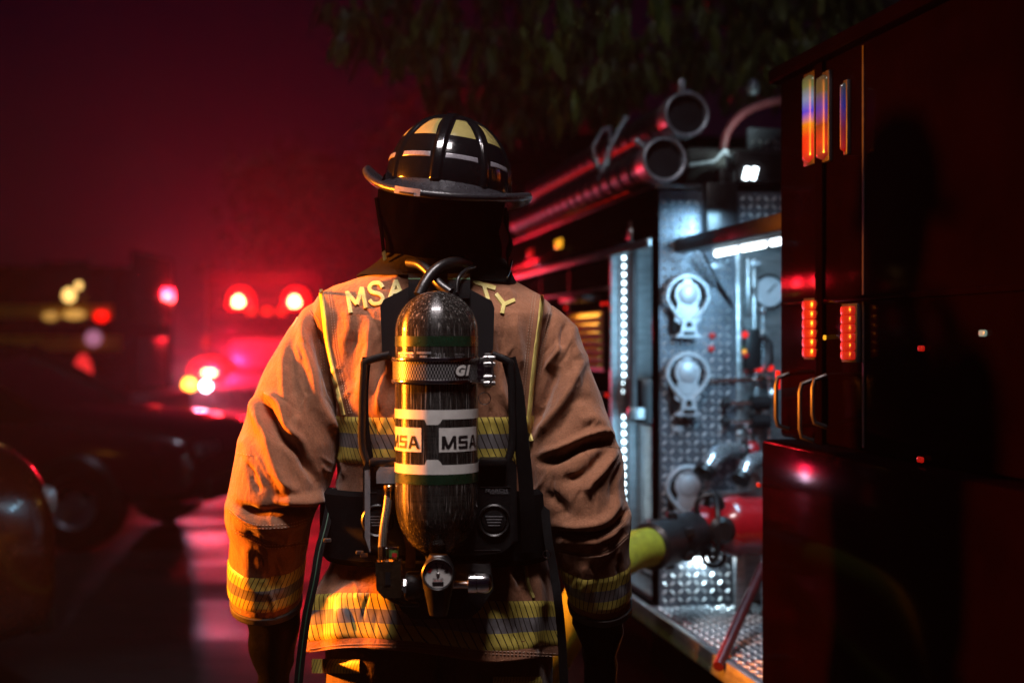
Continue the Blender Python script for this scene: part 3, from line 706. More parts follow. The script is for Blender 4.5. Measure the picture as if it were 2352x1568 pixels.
for i in range(76):
    el = -4 + 94 * (i / 75); ring = []
    for k in range(288):
        az = k * 360 / 288; p, n = dome(az, min(el, 89.9)); ring.append(HM @ (p + n * rib_h(az, el)))
    rings.append(ring)
b.loft(rings, True, True); b.build('dome', M_hel, helmet, label='glossy black ribbed dome', sharp=None)
def patch(name, m, a0, a1, b0, b1, e0, e1, off, lab=None, par=None):
    V = []; n1, n2 = 10, 8
    for i in range(n1 + 1):
        f = i / n1
        for j in range(n2 + 1):
            g = j / n2; az = (a0 + (b0 - a0) * f) * (1 - g) + (a1 + (b1 - a1) * f) * g; el = e0 + (e1 - e0) * f
            p, n = dome(az, el); V.append(HM @ (p + n * (off if 0 < i < n1 and 0 < j < n2 else .0002)))
    F = [(i * (n2 + 1) + j, i * (n2 + 1) + j + 1, (i + 1) * (n2 + 1) + j + 1, (i + 1) * (n2 + 1) + j) for i in range(n1) for j in range(n2)]
    return mk(name, V, F, m, par or helmet, label=lab)
for k in range(8):
    c = 22.5 + 45 * k
    if k in (3, 4): continue
    patch('yellow_decal', M_heldec, c - 14.5, c + 14.5, c - 9.5, c + 9.5, 37, 63, .0012, 'pale yellow reflective trapezoid on the dome')
for k in (0, 7, 1, 6):
    c = 22.5 + 45 * k
    patch('silver_strip', M_helsil, c - 16, c + 15, c - 15.5, c + 14.5, 14.5, 19.0, .0016, 'narrow silver strip low on the dome')
# brim
def brim_edge(az):
    a = R(az); back = max(0, math.cos(a)) ** 1.3; side = abs(math.sin(a)) ** 3; front = max(0, -math.cos(a))
    rx = .180 + .004 * back; ry = .158 + .062 * back + .03 * front
    return Vector((rx * math.sin(a), -ry * math.cos(a), -.006 - .041 * back + (.018 - .012 * math.sin(a)) * side - .008 * front))
b = MB(); rings = []; NB = 144
for sgn_, seq in ((1, [0, .25, .5, .75, .93]),):
    for f in seq:
        r = []
        for k in range(NB):
            az = k * 360 / NB; p0, _ = dome(az, -3); e = brim_edge(az); p = p0 * .985 * (1 - f) + e * f; p.z = p0.z * (1 - f) + e.z * f + .006 * math.sin(f * math.pi) * 0 - .010 * math.sin(f * math.pi); r.append(HM @ p)
        rings.append(r)
for q in range(9):
    t = math.pi / 2 - q * math.pi / 8; r = []
    for k in range(NB):
        az = k * 360 / NB; e = brim_edge(az); o = Vector((e.x, e.y, 0)).normalized(); r.append(HM @ (e + o * (.0085 * math.cos(t)) + Vector((0, 0, .0085 * math.sin(t) - .004))))
    rings.append(r)
for f in (.9, .6, .3, .05):
    r = []
    for k in range(NB):
        az = k * 360 / NB; p0, _ = dome(az, -3); e = brim_edge(az); p = p0 * .96 * (1 - f) + e * f; p.z = p0.z * (1 - f) + e.z * f - .010 * math.sin(f * math.pi) - .010; r.append(HM @ p)
    rings.append(r)
b.loft(rings, False, False); b.build('brim', M_brim, helmet, label='wide matt black brim curled up at the sides', sharp=None)
b = MB(); rings = []
for k in range(13):
    az = -22 + 18 * k / 12; e = brim_edge(az); o = Vector((e.x, e.y, 0)).normalized()
    rings.append([HM @ (e + o * .0098 + Vector((0, 0, z))) for z in (.003, -.012)])
pl = MB(); pl.loft(rings, False, False, closed=False); plate = pl.build('brim_clip', M_helsil, helmet, label='small silver plate clipped on the back of the brim')
rings = [[HM @ (brim_edge(a) + Vector((brim_edge(a).x, brim_edge(a).y, 0)).normalized() * .0108 + Vector((0, 0, z))) for z in (-.0065, -.0105)] for a in np.linspace(-18, -8, 7)]
MB().loft(rings, False, False, closed=False).build('clip_slot', M_ink, plate)
b = MB(); b.lathe([(.125, 0), (.128, -.03), (.122, -.055)], HM @ Vector((0, 0, -.004)), HM.to_3x3() @ Vector((0, 0, 1)), 48, False); b.build('ear_cover', M_blackcloth, helmet, label='black ear cover under the brim')

# ------------------------------------------------------------------ breathing apparatus
DT = 2.93; ST = S / DT
TX = (1003 - 1176) / ST
def tz(py): return CAMZ - (py - 784) / ST
scba = thing('breathing_apparatus', 'black backpack frame with upright air cylinder strapped on the firefighter', 'breathing apparatus', (TX, DT, tz(1420)))
RT = .0840
prof = []
for k in range(16):
    a = R(90 - 90 * k / 15); prof.append((RT * math.cos(a), tz(763) + (tz(668) - tz(763)) * math.sin(a)))
prof += [(RT, tz(y)) for y in (800, 850, 900, 950, 1000, 1050, 1100, 1140)]
prof += [(RT * f, tz(y)) for f, y in ((.992, 1160), (.97, 1180), (.925, 1200), (.85, 1218), (.73, 1238), (.56, 1256), (.38, 1268), (.27, 1276), (.25, 1290))]
tank = MB().lathe(prof, (TX, DT, 0), (0, 0, 1), 96).build('cylinder', M_tank, scba, label='dark carbon composite air cylinder with white labels', sharp=60)
def cyl(ang, z, off): return Vector((TX + (RT + off) * math.sin(R(ang)), DT - (RT + off) * math.cos(R(ang)), z))
def band(name, m, y0, y1, off, a0=-180, a1=180, lab=None, tab=None, uv=False):
    n = int(abs(a1 - a0) / 3) + 1; V = []; UV = []
    for i in range(n + 1):
        a = a0 + (a1 - a0) * i / n; yy0, yy1 = y0, y1
        if tab:
            c, w, dy = tab; t = min(1, max(0, (w - abs((a - c + 180) % 360 - 180)) / 3)); yy1 += max(0, dy) * t; yy0 += min(0, dy) * t
        for k, (y, o) in enumerate(((yy0, .0001), (yy0, off), (yy1, off), (yy1, .0001))): V.append(cyl(a, tz(y), o)); UV.append((i / n, (0, 0, 1, 1)[k]))
    F = [(i * 4 + k, i * 4 + k + 1, i * 4 + 5 + k, i * 4 + 4 + k) for i in range(n) for k in range(3)]
    return mk(name, V, F, m, tank, label=lab, uvs=UV if uv else None, smooth=True, sharp=40)
band('green_band', M_greenband, 772, 795, .0004, lab='dark green band round the shoulder of the cylinder')
band('green_band', M_greenband, 1082, 1104, .0004, lab='dark green band round the lower cylinder')
band('white_band', M_white, 937, 958, .0006, lab='white band with a tab, upper', tab=(-2, 11.5, 12))
band('white_band', M_white, 1060, 1081, .0006, lab='white band with a tab, lower', tab=(-2, 11.5, -12))
def tank_text(name, txt, size, ang, py, m, bold=0.0, xs=1.0, off=.0012, slant=0.0, lab=None):
    v, f = text_mesh(txt, size, bold, xs, slant); v, f = slice_x(v, f, .006)
    return mk(name, [cyl(ang + math.degrees(x / RT), tz(py) + y, off) for x, y in v], f, m, tank, smooth=False, label=lab)
def tank_poly(name, polys, ang0, py0, m, off=.0012, lab=None):
    """polys in metres, x along the girth, y up, from the label's lower left corner"""
    V = []; F = []
    for poly in polys:
        v, f = slice_x(poly, [tuple(range(len(poly)))], .005); k = len(V); V += v; F += [tuple(i + k for i in q) for q in f]
    return mk(name, [cyl(ang0 + math.degrees(x / RT), tz(py0) + y, off) for x, y in V], F, m, tank, smooth=False, label=lab)
def logo(u):   # block letters M S A, height u
    s = u * .24
    Mx = [[(0, 0), (s, 0), (s + .04 * u, u * .99), (.02 * u, u * .99)], [(.02 * u, u), (.02 * u + s * 1.1, u), (.62 * u, 0), (.62 * u - s, 0)], [(.62 * u - s, 0), (.62 * u, 0), (1.16 * u, u), (1.16 * u - s * 1.1, u)], [(1.20 * u - s, 0), (1.20 * u, 0), (1.16 * u, u), (1.16 * u - s, u)]]
    x0 = 1.36 * u; w = .92 * u; t = .2 * u
    Sx = [[(x0, u - t), (x0 + w, u - t), (x0 + w, u), (x0 + .1 * u, u), (x0, u - .1 * u)], [(x0, u * .42), (x0 + s, u * .42), (x0 + s, u - t), (x0, u - t)], [(x0 + s, u * .42), (x0 + w, u * .42), (x0 + w, u * .42 + t * .9), (x0 + s, u * .42 + t * .9)], [(x0 + w - s, t), (x0 + w, t), (x0 + w, u * .42), (x0 + w - s, u * .42)], [(x0, 0), (x0 + w - .1 * u, 0), (x0 + w, .1 * u), (x0 + w, t), (x0, t)]]
    x0 = 2.42 * u
    Ax = [[(x0, 0), (x0 + s, 0), (x0 + .52 * u, u), (x0 + .34 * u, u)], [(x0 + .40 * u, u), (x0 + .66 * u, u), (x0 + 1.05 * u, 0), (x0 + 1.05 * u - s, 0)], [(x0 + s * .7, .24 * u), (x0 + .9 * u, .24 * u), (x0 + .84 * u, .42 * u), (x0 + s, .42 * u)]]
    return Mx + Sx + Ax
for a0 in (6, -84, 96, 186):
    band('logo_label', M_white, 977, 1031, .0006, a0, a0 + 66, lab='white label box with black block letters')
    tank_poly('logo_letters', logo(.0255), a0 + 3.5, 1024, M_ink)
tank_poly('serial_label', [[(0, 0), (.047, 0), (.047, .012), (0, .012)]], -62, 822, M_white, .0006)
tank_text('serial_number', 'ACT279879', .0105, -46, 816, M_ink, .0002, .86)
tank_poly('test_label', [[(0, .009), (.03, .009), (.03, .0135), (0, .0135)], [(.007, .001), (.022, .001), (.022, .006), (.007, .006)]], -25, 822, M_grey, .0006)
tank_text('small_print', '20 L', .014, 8, 816, M_grey, 0, 1.0); tank_text('small_print', 'MSA Product', .0045, 36, 813, M_grey); tank_text('small_print', 'LUXFER', .0045, 34, 819, M_grey)
# clamping band
strap = band('strap_band', M_bandmesh, 826, 873, .0045, lab='printed steel band clamping the cylinder', uv=True)
b = MB()
for y0, y1 in ((820, 829), (870, 879)): b.loft([[cyl(a, tz(y), o) for a in range(-180, 180, 4)] for y, o in ((y0, .002), (y0, .0062), (y0 + 2, .0072), (y1 - 2, .0072), (y1, .0062), (y1, .002))], False, False)
b.split('strap_rail', M_chrome, tank, label='polished rails of the clamping band')
tank_text('strap_logo', 'G1', .026, 38, 850, M_white, .0016, 1.05, .0062, .25, 'letters G1 on the clamping band'); tank_text('strap_logo_outline', 'G1', .026, 38, 850, M_ink, .0042, 1.05, .0056, .25)
bk = MB()
Bp = lambda px, py, d=2.90: W(px, py, d)
bk.prism([Bp(1090, 823), Bp(1108, 819), Bp(1112, 830), Bp(1112, 870), Bp(1108, 880), Bp(1090, 873)], (0, .006, 0))
buckle = bk.build('buckle', M_chrome, tank, label='polished latch buckle on the clamping band', smooth=False)
b = MB()
for (x, y, w, h, dz) in ((1121, 850, 16, 78, .02), (1115, 826, 26, 10, .012), (1117, 876, 26, 10, .012), (1130, 850, 8, 50, .03), (1112, 850, 8, 60, .008)):
    b.box(Bp(x, y, 2.905), (w / ST, dz, h / ST), bev=.0015)
for y in (822, 836, 866, 880): b.lathe([(.004, -.012), (.005, -.008), (.005, .008), (.004, .012)], Bp(1124, y, 2.89), (1, 0, 0), 16)
b.tube([Bp(1118, 818, 2.88), Bp(1132, 835, 2.88), Bp(1133, 868, 2.88), Bp(1122, 884, 2.88)], .0022, 8)
b.torus(Bp(1113, 915, 2.9), (0, 1, 0), .012, .0009, 24, 6)
b.split('latch', M_steel, buckle)
b = MB()
for y in (834, 850, 866): b.lathe([(.0022, 0), (.0022, .0012), (.001, .0018)], Bp(1102, y, 2.899), (0, -1, 0), 12)
b.split('rivet', M_ink, buckle)

# frame behind the cylinder
def plate(name, pts, d, th, m, par=scba, lab=None, bev=.004, smooth=True):
    o = MB().prism([W(x, y, d) for x, y in pts], (0, th, 0)).build(name, m, par, label=lab, smooth=smooth); return bevelled(o, bev)
def carbonpad():
    m = bpy.data.materials.new('carbon_weave'); m.use_nodes = True; N = NT(m); bb = N.n['Principled BSDF']
    tc = N.node('ShaderNodeTexCoord'); ck = N.node('ShaderNodeTexChecker'); ck.inputs['Scale'].default_value = 330; N.link(tc.outputs['Object'], ck.inputs[0])
    ck.inputs[1].default_value = lin(.003, .003, .0035); ck.inputs[2].default_value = lin(.013, .013, .015); N.link(ck.outputs[0], bb.inputs['Base Color'])
    bb.inputs['Roughness'].default_value = .4; bp = N.node('ShaderNodeBump'); bp.inputs['Strength'].default_value = .6; bp.inputs['Distance'].default_value = .001
    N.link(ck.outputs[1], bp.inputs['Height']); N.link(bp.outputs[0], bb.inputs['Normal']); return m
M_cpad = carbonpad()
plate('yoke', [(878, 706), (884, 692), (938, 664), (1070, 664), (1126, 694), (1131, 708), (1128, 800), (1100, 818), (908, 818), (882, 806)], 3.01, .016, M_cpad, lab='black carbon weave shoulder yoke')
plate('spine', [(930, 800), (1080, 800), (1080, 1080), (930, 1080)], 3.02, .012, M_plastic)
for s, xs in (('left', (896, 842, 832, 846)), ('right', (1130, 1168, 1176, 1162))):
    b = MB(); ptsb = [W(xs[0], 814, 2.985), W(xs[1], 830, 2.985), W(xs[1] - (6 if s == 'left' else -6), 850, 2.985), W(xs[2], 940, 2.985), W(xs[2], 1020, 2.985), W(xs[3], 1070, 2.98)]
    b.tube([Vector(p) for p in curve_pts(ptsb, 30)], .0080, 10, flat=(1, .7)); b.build('side_arm', M_plastic, scba, label='black %s arm of the carrying frame' % s)
# lumbar housing
plate('lumbar_housing', [(840, 1078), (846, 1066), (1172, 1066), (1180, 1076), (1182, 1238), (1150, 1262), (1100, 1268), (900, 1268), (866, 1258), (840, 1232)], 2.965, .065, M_plastic, lab='black plastic housing across the small of the back', bev=.006)
b = MB(); b.bb(W(848, 0, 2.95).x, W(907, 0, 2.95).x, 2.945, 3.0, W(0, 1070, 2.95).z, W(0, 1054, 2.95).z, .003); b.bb(W(1100, 0, 2.95).x, W(1163, 0, 2.95).x, 2.945, 3.0, W(0, 1070, 2.95).z, W(0, 1053, 2.95).z, .003); b.split('rubber_edge', M_rubber, scba)
b = MB()
for x0, x1, y in ((845, 868, 1131), (1102, 1176, 1118), (1090, 1150, 1263)): b.box(W((x0 + x1) / 2, y, 2.9645), ((x1 - x0) / S * 2.96, .002, .0012))
b.split('housing_seam', M_steel, scba)
for cx, lab in ((1135, 'round button with steel rim, right'), (868, 'round button half behind the hose, left')):
    c = W(cx, 1195, 2.965); b = MB(); b.lathe([(.034, .004), (.034, -.004), (.031, -.007), (.028, -.004), (.0275, 0)], c, (0, 1, 0), 48, False); bt = b.build('button', M_rubber, scba, label=lab)
    MB().lathe([(.026, 0), (.024, -.003), (.012, -.005), (.0, -.005)], c, (0, 1, 0), 40).build('button_face', M_plastic, bt)
    b = MB()
    for k in range(4): b.box(c + Vector((0, -.0055, .009 - .006 * k)), (.036 - .004 * k, .001, .0016))
    b.split('button_print', M_grey, bt)
for txt, sz, px, py in (('SEARCH', .009, 1140, 1126), ('NETWORK', .0055, 1147, 1132)):
    v, f = text_mesh(txt, sz, 0, 1.4); c = W(px, py, 2.964); mk('housing_print', [c + Vector((x, -.0008, y)) for x, y in v], f, M_grey, scba, smooth=False)
plate('side_trim', [(840, 1082), (848, 1080), (848, 1256), (840, 1232)], 2.955, .012, M_grey, lab='grey edge trim of the housing', bev=.002)
plate('side_trim', [(1174, 1090), (1182, 1090), (1182, 1238), (1174, 1244)], 2.955, .012, M_plastic, bev=.002)
plate('regulator_cap', [(870, 1086), (876, 1077), (905, 1077), (910, 1086), (910, 1104), (870, 1104)], 2.93, .04, M_grey, lab='grey rounded cap left of the cylinder', bev=.005)
plate('regulator_body', [(870, 1104), (908, 1104), (908, 1130), (870, 1130)], 2.935, .03, M_plastic)
hp = [W(892, 1138, 2.93), W(889, 1165, 2.925), W(884, 1195, 2.92), (W(880, 1225, 2.918)), W(878, 1256, 2.918)]
def braid_mat():
    m = bpy.data.materials.new('braided_hose'); m.use_nodes = True; N = NT(m); bb = N.n['Principled BSDF']
    tc = N.node('ShaderNodeTexCoord'); ck = N.node('ShaderNodeTexChecker'); ck.inputs['Scale'].default_value = 420; mp = N.node('ShaderNodeMapping'); mp.inputs['Rotation'].default_value = (0, R(45), 0)
    N.link(tc.outputs['Object'], mp.inputs[0]); N.link(mp.outputs[0], ck.inputs[0]); ck.inputs[1].default_value = lin(.012, .012, .012); ck.inputs[2].default_value = lin(.17, .15, .12)
    N.link(ck.outputs[0], bb.inputs['Base Color']); bb.inputs['Roughness'].default_value = .4; return m
MB().tube([Vector(p) for p in curve_pts(hp, 26)], .0085, 16).build('braided_hose', braid_mat(), scba, label='braided pressure hose beside the cylinder')
b = MB(); b.lathe([(.009, 0), (.010, .004), (.010, .010), (.0085, .012)], W(893, 1127, 2.93), (0, 0, 1), 16); b.build('hose_fitting', M_brass, scba)
b = MB(); b.lathe([(.009, 0), (.009, -.016), (.0075, -.017)], W(893, 1128, 2.93), (0, 0, 1), 16); b.build('hose_fitting', M_chrome, scba)
b = MB(); b.lathe([(.0095, 0), (.0095, .026), (.008, .028)], W(879, 1284, 2.918), (0, 0, 1), 8); b.lathe([(.006, 0), (.006, .01)], W(879, 1292, 2.918), (0, 0, 1), 12); b.build('hose_fitting', M_chrome, scba)
b = MB(); b.lathe([(.010, 0), (.0105, .004), (.0105, .008), (.0105, .009)], W(904, 1288, 2.918), (0, 0, 1), 8); b.lathe([(.0105, .024), (.0105, .028), (.009, .030)], W(904, 1288, 2.918), (0, 0, 1), 8); b.build('relief_cap', M_chrome, scba)
b = MB(); b.lathe([(.0098, .008), (.0098, .025)], W(904, 1288, 2.918), (0, 0, 1), 16); rc = b.build('relief_label', mat('green_label', lin(.06, .16, .03), .5, vscale=80), scba)
b = MB(); b.box(W(906, 1274, 2.9075), (.010, .0012, .008)); b.build('relief_print', M_red, rc)
# valve block
vb = plate('valve_block', [(868, 1296), (914, 1294), (917, 1340), (916, 1366), (884, 1368), (870, 1352)], 2.90, .035, M_steel, lab='bronze metal valve block', bev=.005)
vb.data.materials[0] = mat('bronze_block', lin(.22, .15, .09), .36, 1.0, var=.25, vscale=40)
plate('valve_block_slot', [(886, 1314), (896, 1314), (896, 1342), (886, 1342)], 2.8985, .004, M_ink, bev=.001)
b = MB(); b.lathe([(.010, 0), (.010, .008), (.007, .010), (.007, .03)], W(918, 1346, 2.915), (1, 0, 0), 8); b.lathe([(.016, .008), (.016, .014)], W(918, 1346, 2.915), (1, 0, 0), 6); b.build('coupling_nut', M_chrome, scba)
b = MB(); b.lathe([(.010, -.02), (.027, -.016), (.030, -.010), (.030, .012), (.024, .022), (.012, .03)], W(950, 1345, 2.935), (1, 0, 0), 12); b.build('hand_wheel', M_plastic, scba, label='ribbed black hand wheel left of the gauge')
# base foot and gauge
plate('base_foot', [(905, 1300), (1120, 1300), (1128, 1350), (1098, 1395), (1075, 1414), (950, 1414), (928, 1398), (900, 1350)], 2.965, .035, M_rubber, lab='black rubber foot of the frame', bev=.006)
b = MB(); ring = []
GC = (1006, 1318)
for py, hw, dep in ((1272, 20, .02), (1284, 27, .03), (1300, 34, .036), (1318, 37, .038), (1340, 35, .036), (1358, 31, .034), (1380, 26, .030), (1398, 23, .026), (1410, 20, .02)):
    c = W(1007, py, 2.875); ring.append([c + Vector((hw / ST * sel_(math.cos(t), .7), dep * sel_(math.sin(t), .7), 0)) for t in (2 * math.pi * k / 36 for k in range(36))])
b.loft(ring); b.build('gauge_housing', M_rubber, scba, label='black rubber boot around the pressure gauge')
gd = 2.834; c = W(*GC, gd)
b = MB(); b.lathe([(.0325, .012), (.0325, -.004), (.030, -.007), (.0275, -.004), (.027, 0)], c, (0, 1, 0), 48, False); gauge = b.build('gauge', M_rubber, scba, label='round white pressure gauge with red zone and needle')
MB().lathe([(.0272, .002), (.0272, 0), (.0001, 0)], c, (0, 1, 0), 48, False).build('dial', M_white, gauge)
def gp(a, r, o): return c + Vector((r * math.sin(R(a)), -o, r * math.cos(R(a))))
def arc(name, a0, a1, r0, r1, m, o):
    b = MB(); n = 12; b.loft([[gp(a0 + (a1 - a0) * i / n, r0, o), gp(a0 + (a1 - a0) * i / n, r1, o)] for i in range(n + 1)], False, False, closed=False); return b.build(name, m, gauge, smooth=False)
arc('red_zone', -78, -46, .0145, .0215, M_red, .0008); arc('full_zone', 62, 80, .0155, .0215, M_ink, .0008); arc('scale_arc', -50, 66, .0205, .0212, M_ink, .0009)
b = MB()
for a in (-46, -10, 28, 62): b.loft([[gp(a - 2, .0165, .0011), gp(a - 2, .0235, .0011)], [gp(a + 2, .0165, .0011), gp(a + 2, .0235, .0011)]], False, False, closed=False)
b.split('tick', M_ink, gauge, smooth=False)
b = MB(); b.add([gp(-9, .023, .0018), gp(90, .0013, .0018) , gp(170, .005, .0018), gp(-90, .0013, .0018)], [(0, 1, 2, 3)]); b.build('needle', M_ink, gauge, smooth=False)
MB().lathe([(.0038, 0), (.0036, .0012), (.002, .0024), (.0001, .0024)], c, (0, -1, 0), 20).build('needle_hub', M_steel, gauge)
for txt, sz, x, z in (('20', .006, -.0025, .0125), ('30', .006, .0085, .0125), ('40', .006, .0145, .0055), ('PSI X 100', .0052, 0, -.0095), ('USE NO OIL', .003, 0, -.0128)):
    v, f = text_mesh(txt, sz, .0001); mk('dial_print', [c + Vector((x + p, -.0010, z + q)) for p, q in v], f, M_ink if 'OIL' not in txt else M_red, gauge, smooth=False)
b = MB(); b.box(c + Vector((0, -.0007, -.0175)), (.022, .001, .0055)); b.build('dial_plate', M_ink, gauge, smooth=False)
for cx in (-1, 1):
    pass
b = MB(); b.lathe([(.008, 0), (.008, .03), (.011, .031), (.011, .04)], W(1040, 1342, 2.935), (1, 0, 0), 16); b.build('valve_stem', M_steel, scba)
b = MB(); b.lathe([(.022, 0), (.0225, .003), (.0225, .016), (.0205, .018), (.0215, .019), (.0215, .034), (.019, .042), (.012, .047), (.0, .0485)], W(1076, 1338, 2.925), (1, 0, 0), 40); b.build('valve_knob', M_chrome, scba, label='polished dome valve knob right of the gauge')
b = MB(); b.tube([W(x, y, 2.925) for x, y in ((888, 1368), (905, 1380), (930, 1388), (962, 1388))], .0045, 10); b.build('gauge_tube', M_rubber, scba)
plate('support_strut', [(930, 1230), (958, 1238), (950, 1262), (950, 1300), (934, 1300), (936, 1262)], 2.95, .012, mat('bronze_strut', lin(.16, .10, .05), .5, .4, vscale=40), lab='bronze coloured strut under the cylinder', bev=.003)

# hoses, webbing round the collar
def hose(name, pts, r, d, m, lab=None, n=40):
    return MB().tube([Vector(p) for p in curve_pts([W(x, y, dd) for (x, y), dd in zip(pts, d)], n)], r, 14).build(name, m, scba, label=lab)
hose('air_hose', [(962, 678), (975, 652), (992, 628), (1015, 610), (1045, 602), (1075, 606)], .0115, (2.96, 2.97, 2.985, 3.0, 3.03, 3.08), M_rubber, 'thick black air hose arching behind the collar')
hose('air_hose', [(940, 603), (965, 608), (990, 630), (1012, 655), (1035, 672)], .0105, (3.08, 3.04, 3.01, 2.99, 2.98), M_rubber, 'thick black air hose running down to the right')
hose('thin_hose', [(1049, 672), (1050, 652), (1056, 634), (1072, 620), (1090, 612)], .0042, (2.985, 2.99, 3.0, 3.03, 3.08), M_rubber, 'thin black hose beside the thick ones')
for x0, x1, lab in ((938, 972, 'grey webbing strap left of the hoses'), (1028, 1080, 'grey webbing strap right of the hoses')):
    b = MB(); b.loft([[W(x0, y, d), W(x1, y, d), W(x1, y, d + .004), W(x0, y, d + .004)] for y, d in ((628, 3.06), (640, 3.025), (655, 3.008), (685, 3.0))]); wb = b.build('webbing', M_web, scba, label=lab)
    b = MB(); b.loft([[W(x0, y, d - .0006), W(x1, y, d - .0006)] for y, d in ((638.5, 3.029), (641.5, 3.0215))], False, False, closed=False); b.build('green_line', M_green, wb)
# shoulder straps, hanging straps, waist belt
def strapline(name, pts, w, m, lab=None, off=.006, green=False):
    C = curve_pts(pts, 50); b = MB(); g = MB(); rg = []; gg = []
    for i, cpt in enumerate(C):
        d = C[min(i + 1, 49)] - C[max(i - 1, 0)]; d = d / np.linalg.norm(d); nn = np.array([-d[1], d[0]])
        P3 = [W(cpt[0] + nn[0] * w / 2 * k, cpt[1] + nn[1] * w / 2 * k, cpt[2] ) for k in (-1, 1)]
        rg.append([P3[0], P3[1], P3[1] + Vector((0, .004, 0)), P3[0] + Vector((0, .004, 0))])
        gg.append([W(cpt[0] + nn[0] * k, cpt[1] + nn[1] * k, cpt[2] - .0012) for k in (-1.2, 1.2)])
    b.loft(rg); o = b.build(name, m, scba, label=lab)
    if green: MB().loft(gg, False, False, closed=False).build('green_line', M_green, o)
strapline('shoulder_strap', [(842, 820, 2.995), (836, 900, 2.995), (838, 980, 2.995), (848, 1060, 3.0)], 20, M_web, 'black left shoulder strap')
strapline('shoulder_strap', [(1168, 822, 2.995), (1186, 900, 2.99), (1196, 1000, 2.99), (1206, 1090, 3.0), (1212, 1180, 3.01), (1216, 1268, 3.03)], 34, M_web, 'black right shoulder strap')
strapline('hanging_strap', [(764, 1120, 3.13), (752, 1190, 3.08), (742, 1230, 3.05), (732, 1270, 3.03), (722, 1330, 3.01), (705, 1410, 3.0), (692, 1500, 3.0), (684, 1580, 3.0)], 20, M_web, 'black webbing strap with green line hanging at the left hip', green=True)
strapline('hanging_strap', [(1250, 1150, 3.10), (1258, 1230, 3.05), (1272, 1310, 3.03), (1282, 1380, 3.0), (1290, 1460, 3.02), (1296, 1580, 3.03)], 20, M_web, 'black webbing strap hanging at the right hip')
# waist belt pads
b = MB(); rings = []
for k in range(61):
    t = math.pi + math.pi * k / 60; x = math.cos(t); y = math.sin(t); h = .244; dp = .178
    P = [Vector((xpx(1006) + (h + o) * sel_(x, .8), 3.20 + (dp + o) * sel_(y, .8), z)) for o, z in ((0, zpx(1112)), (.012, zpx(1122)), (.014, zpx(1190)), (.012, zpx(1262)), (0, zpx(1276)))]
    rings.append(P)
b.loft(rings, False, False, closed=False); b.build('waist_pad', M_web, scba, label='wide black padded waist belt')
b = MB()
for x, y in ((836, 1274), (826, 1268), (752, 1240)): b.box(W(x, y, 2.99), (.016, .006, .008), bev=.002)
b.split('belt_buckle', M_steel, scba)
b = MB(); b.torus(W(1256, 1272, 3.0), (0.3, 1, 0), .008, .0012, 20, 6); b.build('ring', M_chrome, scba)
# ------------------------------------------------------------------ near fire engine (local x: inwards from its left side, local y: forward)
TR = R(9.8)
truck = thing('fire_engine', 'dark red fire engine on the right with lit diamond plate pump bay', 'fire engine', (.5, 5.0, 0), TR)
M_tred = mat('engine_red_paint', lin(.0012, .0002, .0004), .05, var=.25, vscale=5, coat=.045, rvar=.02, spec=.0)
M_tdark = mat('engine_dark_trim', lin(.012, .010, .011), .4, var=.3, vscale=20)
M_lug = mat('tread_lug', lin(.85, .87, .90), .30, .6, var=.1, vscale=9)
M_tread = mat('tread_plate', lin(.16, .17, .20), .45, .7, var=.35, vscale=9, rvar=.14, bump=.25, bscale=120)
M_alu = mat('brushed_aluminium', lin(.48, .49, .50), .36, .9, var=.3, vscale=14, stretch=(1, 1, 6))
M_satin = mat('satin_chrome', lin(.75, .78, .82), .26, .85, var=.15, vscale=20)
M_cast = mat('cast_aluminium', lin(.58, .61, .66), .42, .45, var=.15, vscale=30, bump=.2, bscale=200)
M_hosegrey = mat('suction_hose_grey', lin(.020, .021, .027), .38, var=.25, vscale=10, coat=.1)
M_ringmetal = mat('coupling_ring_metal', lin(.36, .40, .46), .40, .5, var=.25, vscale=20)
M_valvered = mat('valve_red_paint', lin(.42, .008, .014), .24, var=.2, vscale=10, coat=.6)
M_hoseyel = mat('hose_yellow_jacket', lin(.33, .33, .012), .8, var=.2, vscale=40, bump=.6, bscale=300)
M_gold = mat('gold_louver', lin(.62, .36, .07), .38, .7, var=.25, vscale=20, stretch=(1, 1, 4))
M_led = emis('led_white', (.70, .90, 1.0, 1), 11); M_tubeled = emis('lamp_tube_white', (.80, .94, 1.0, 1), 7)
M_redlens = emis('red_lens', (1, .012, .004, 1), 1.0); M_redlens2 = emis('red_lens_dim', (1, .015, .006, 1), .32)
M_bluelens = emis('blue_lens', (.02, .03, 1, 1), .35); M_greenlens = emis('green_lens', (.20, .38, .06, 1), .16); M_whitelens = emis('white_lens', (.55, .75, .62, 1), .3); M_amberlens = emis('amber_lens', (1, .42, .02, 1), 1.2)
def tb(name, x0, x1, y0, y1, z0, z1, m, bev=.0, par=None, lab=None, kind=None):
    return MB().bb(x0, x1, y0, y1, z0, z1, bev).build(name, m, par or truck, world=False, label=lab, kind=kind, smooth=bev > 0)
def Lp(px, py, u):      # picture units to truck-local point on the plane y = u
    r = (px - 1176) / S; s, c = math.sin(TR), math.cos(TR)
    v = (r * (5 + c * u) - .5 + s * u) / (c - r * s); Y = 5 + c * u + s * v
    return Vector((v, u, CAMZ - (py - 784) / S * Y))
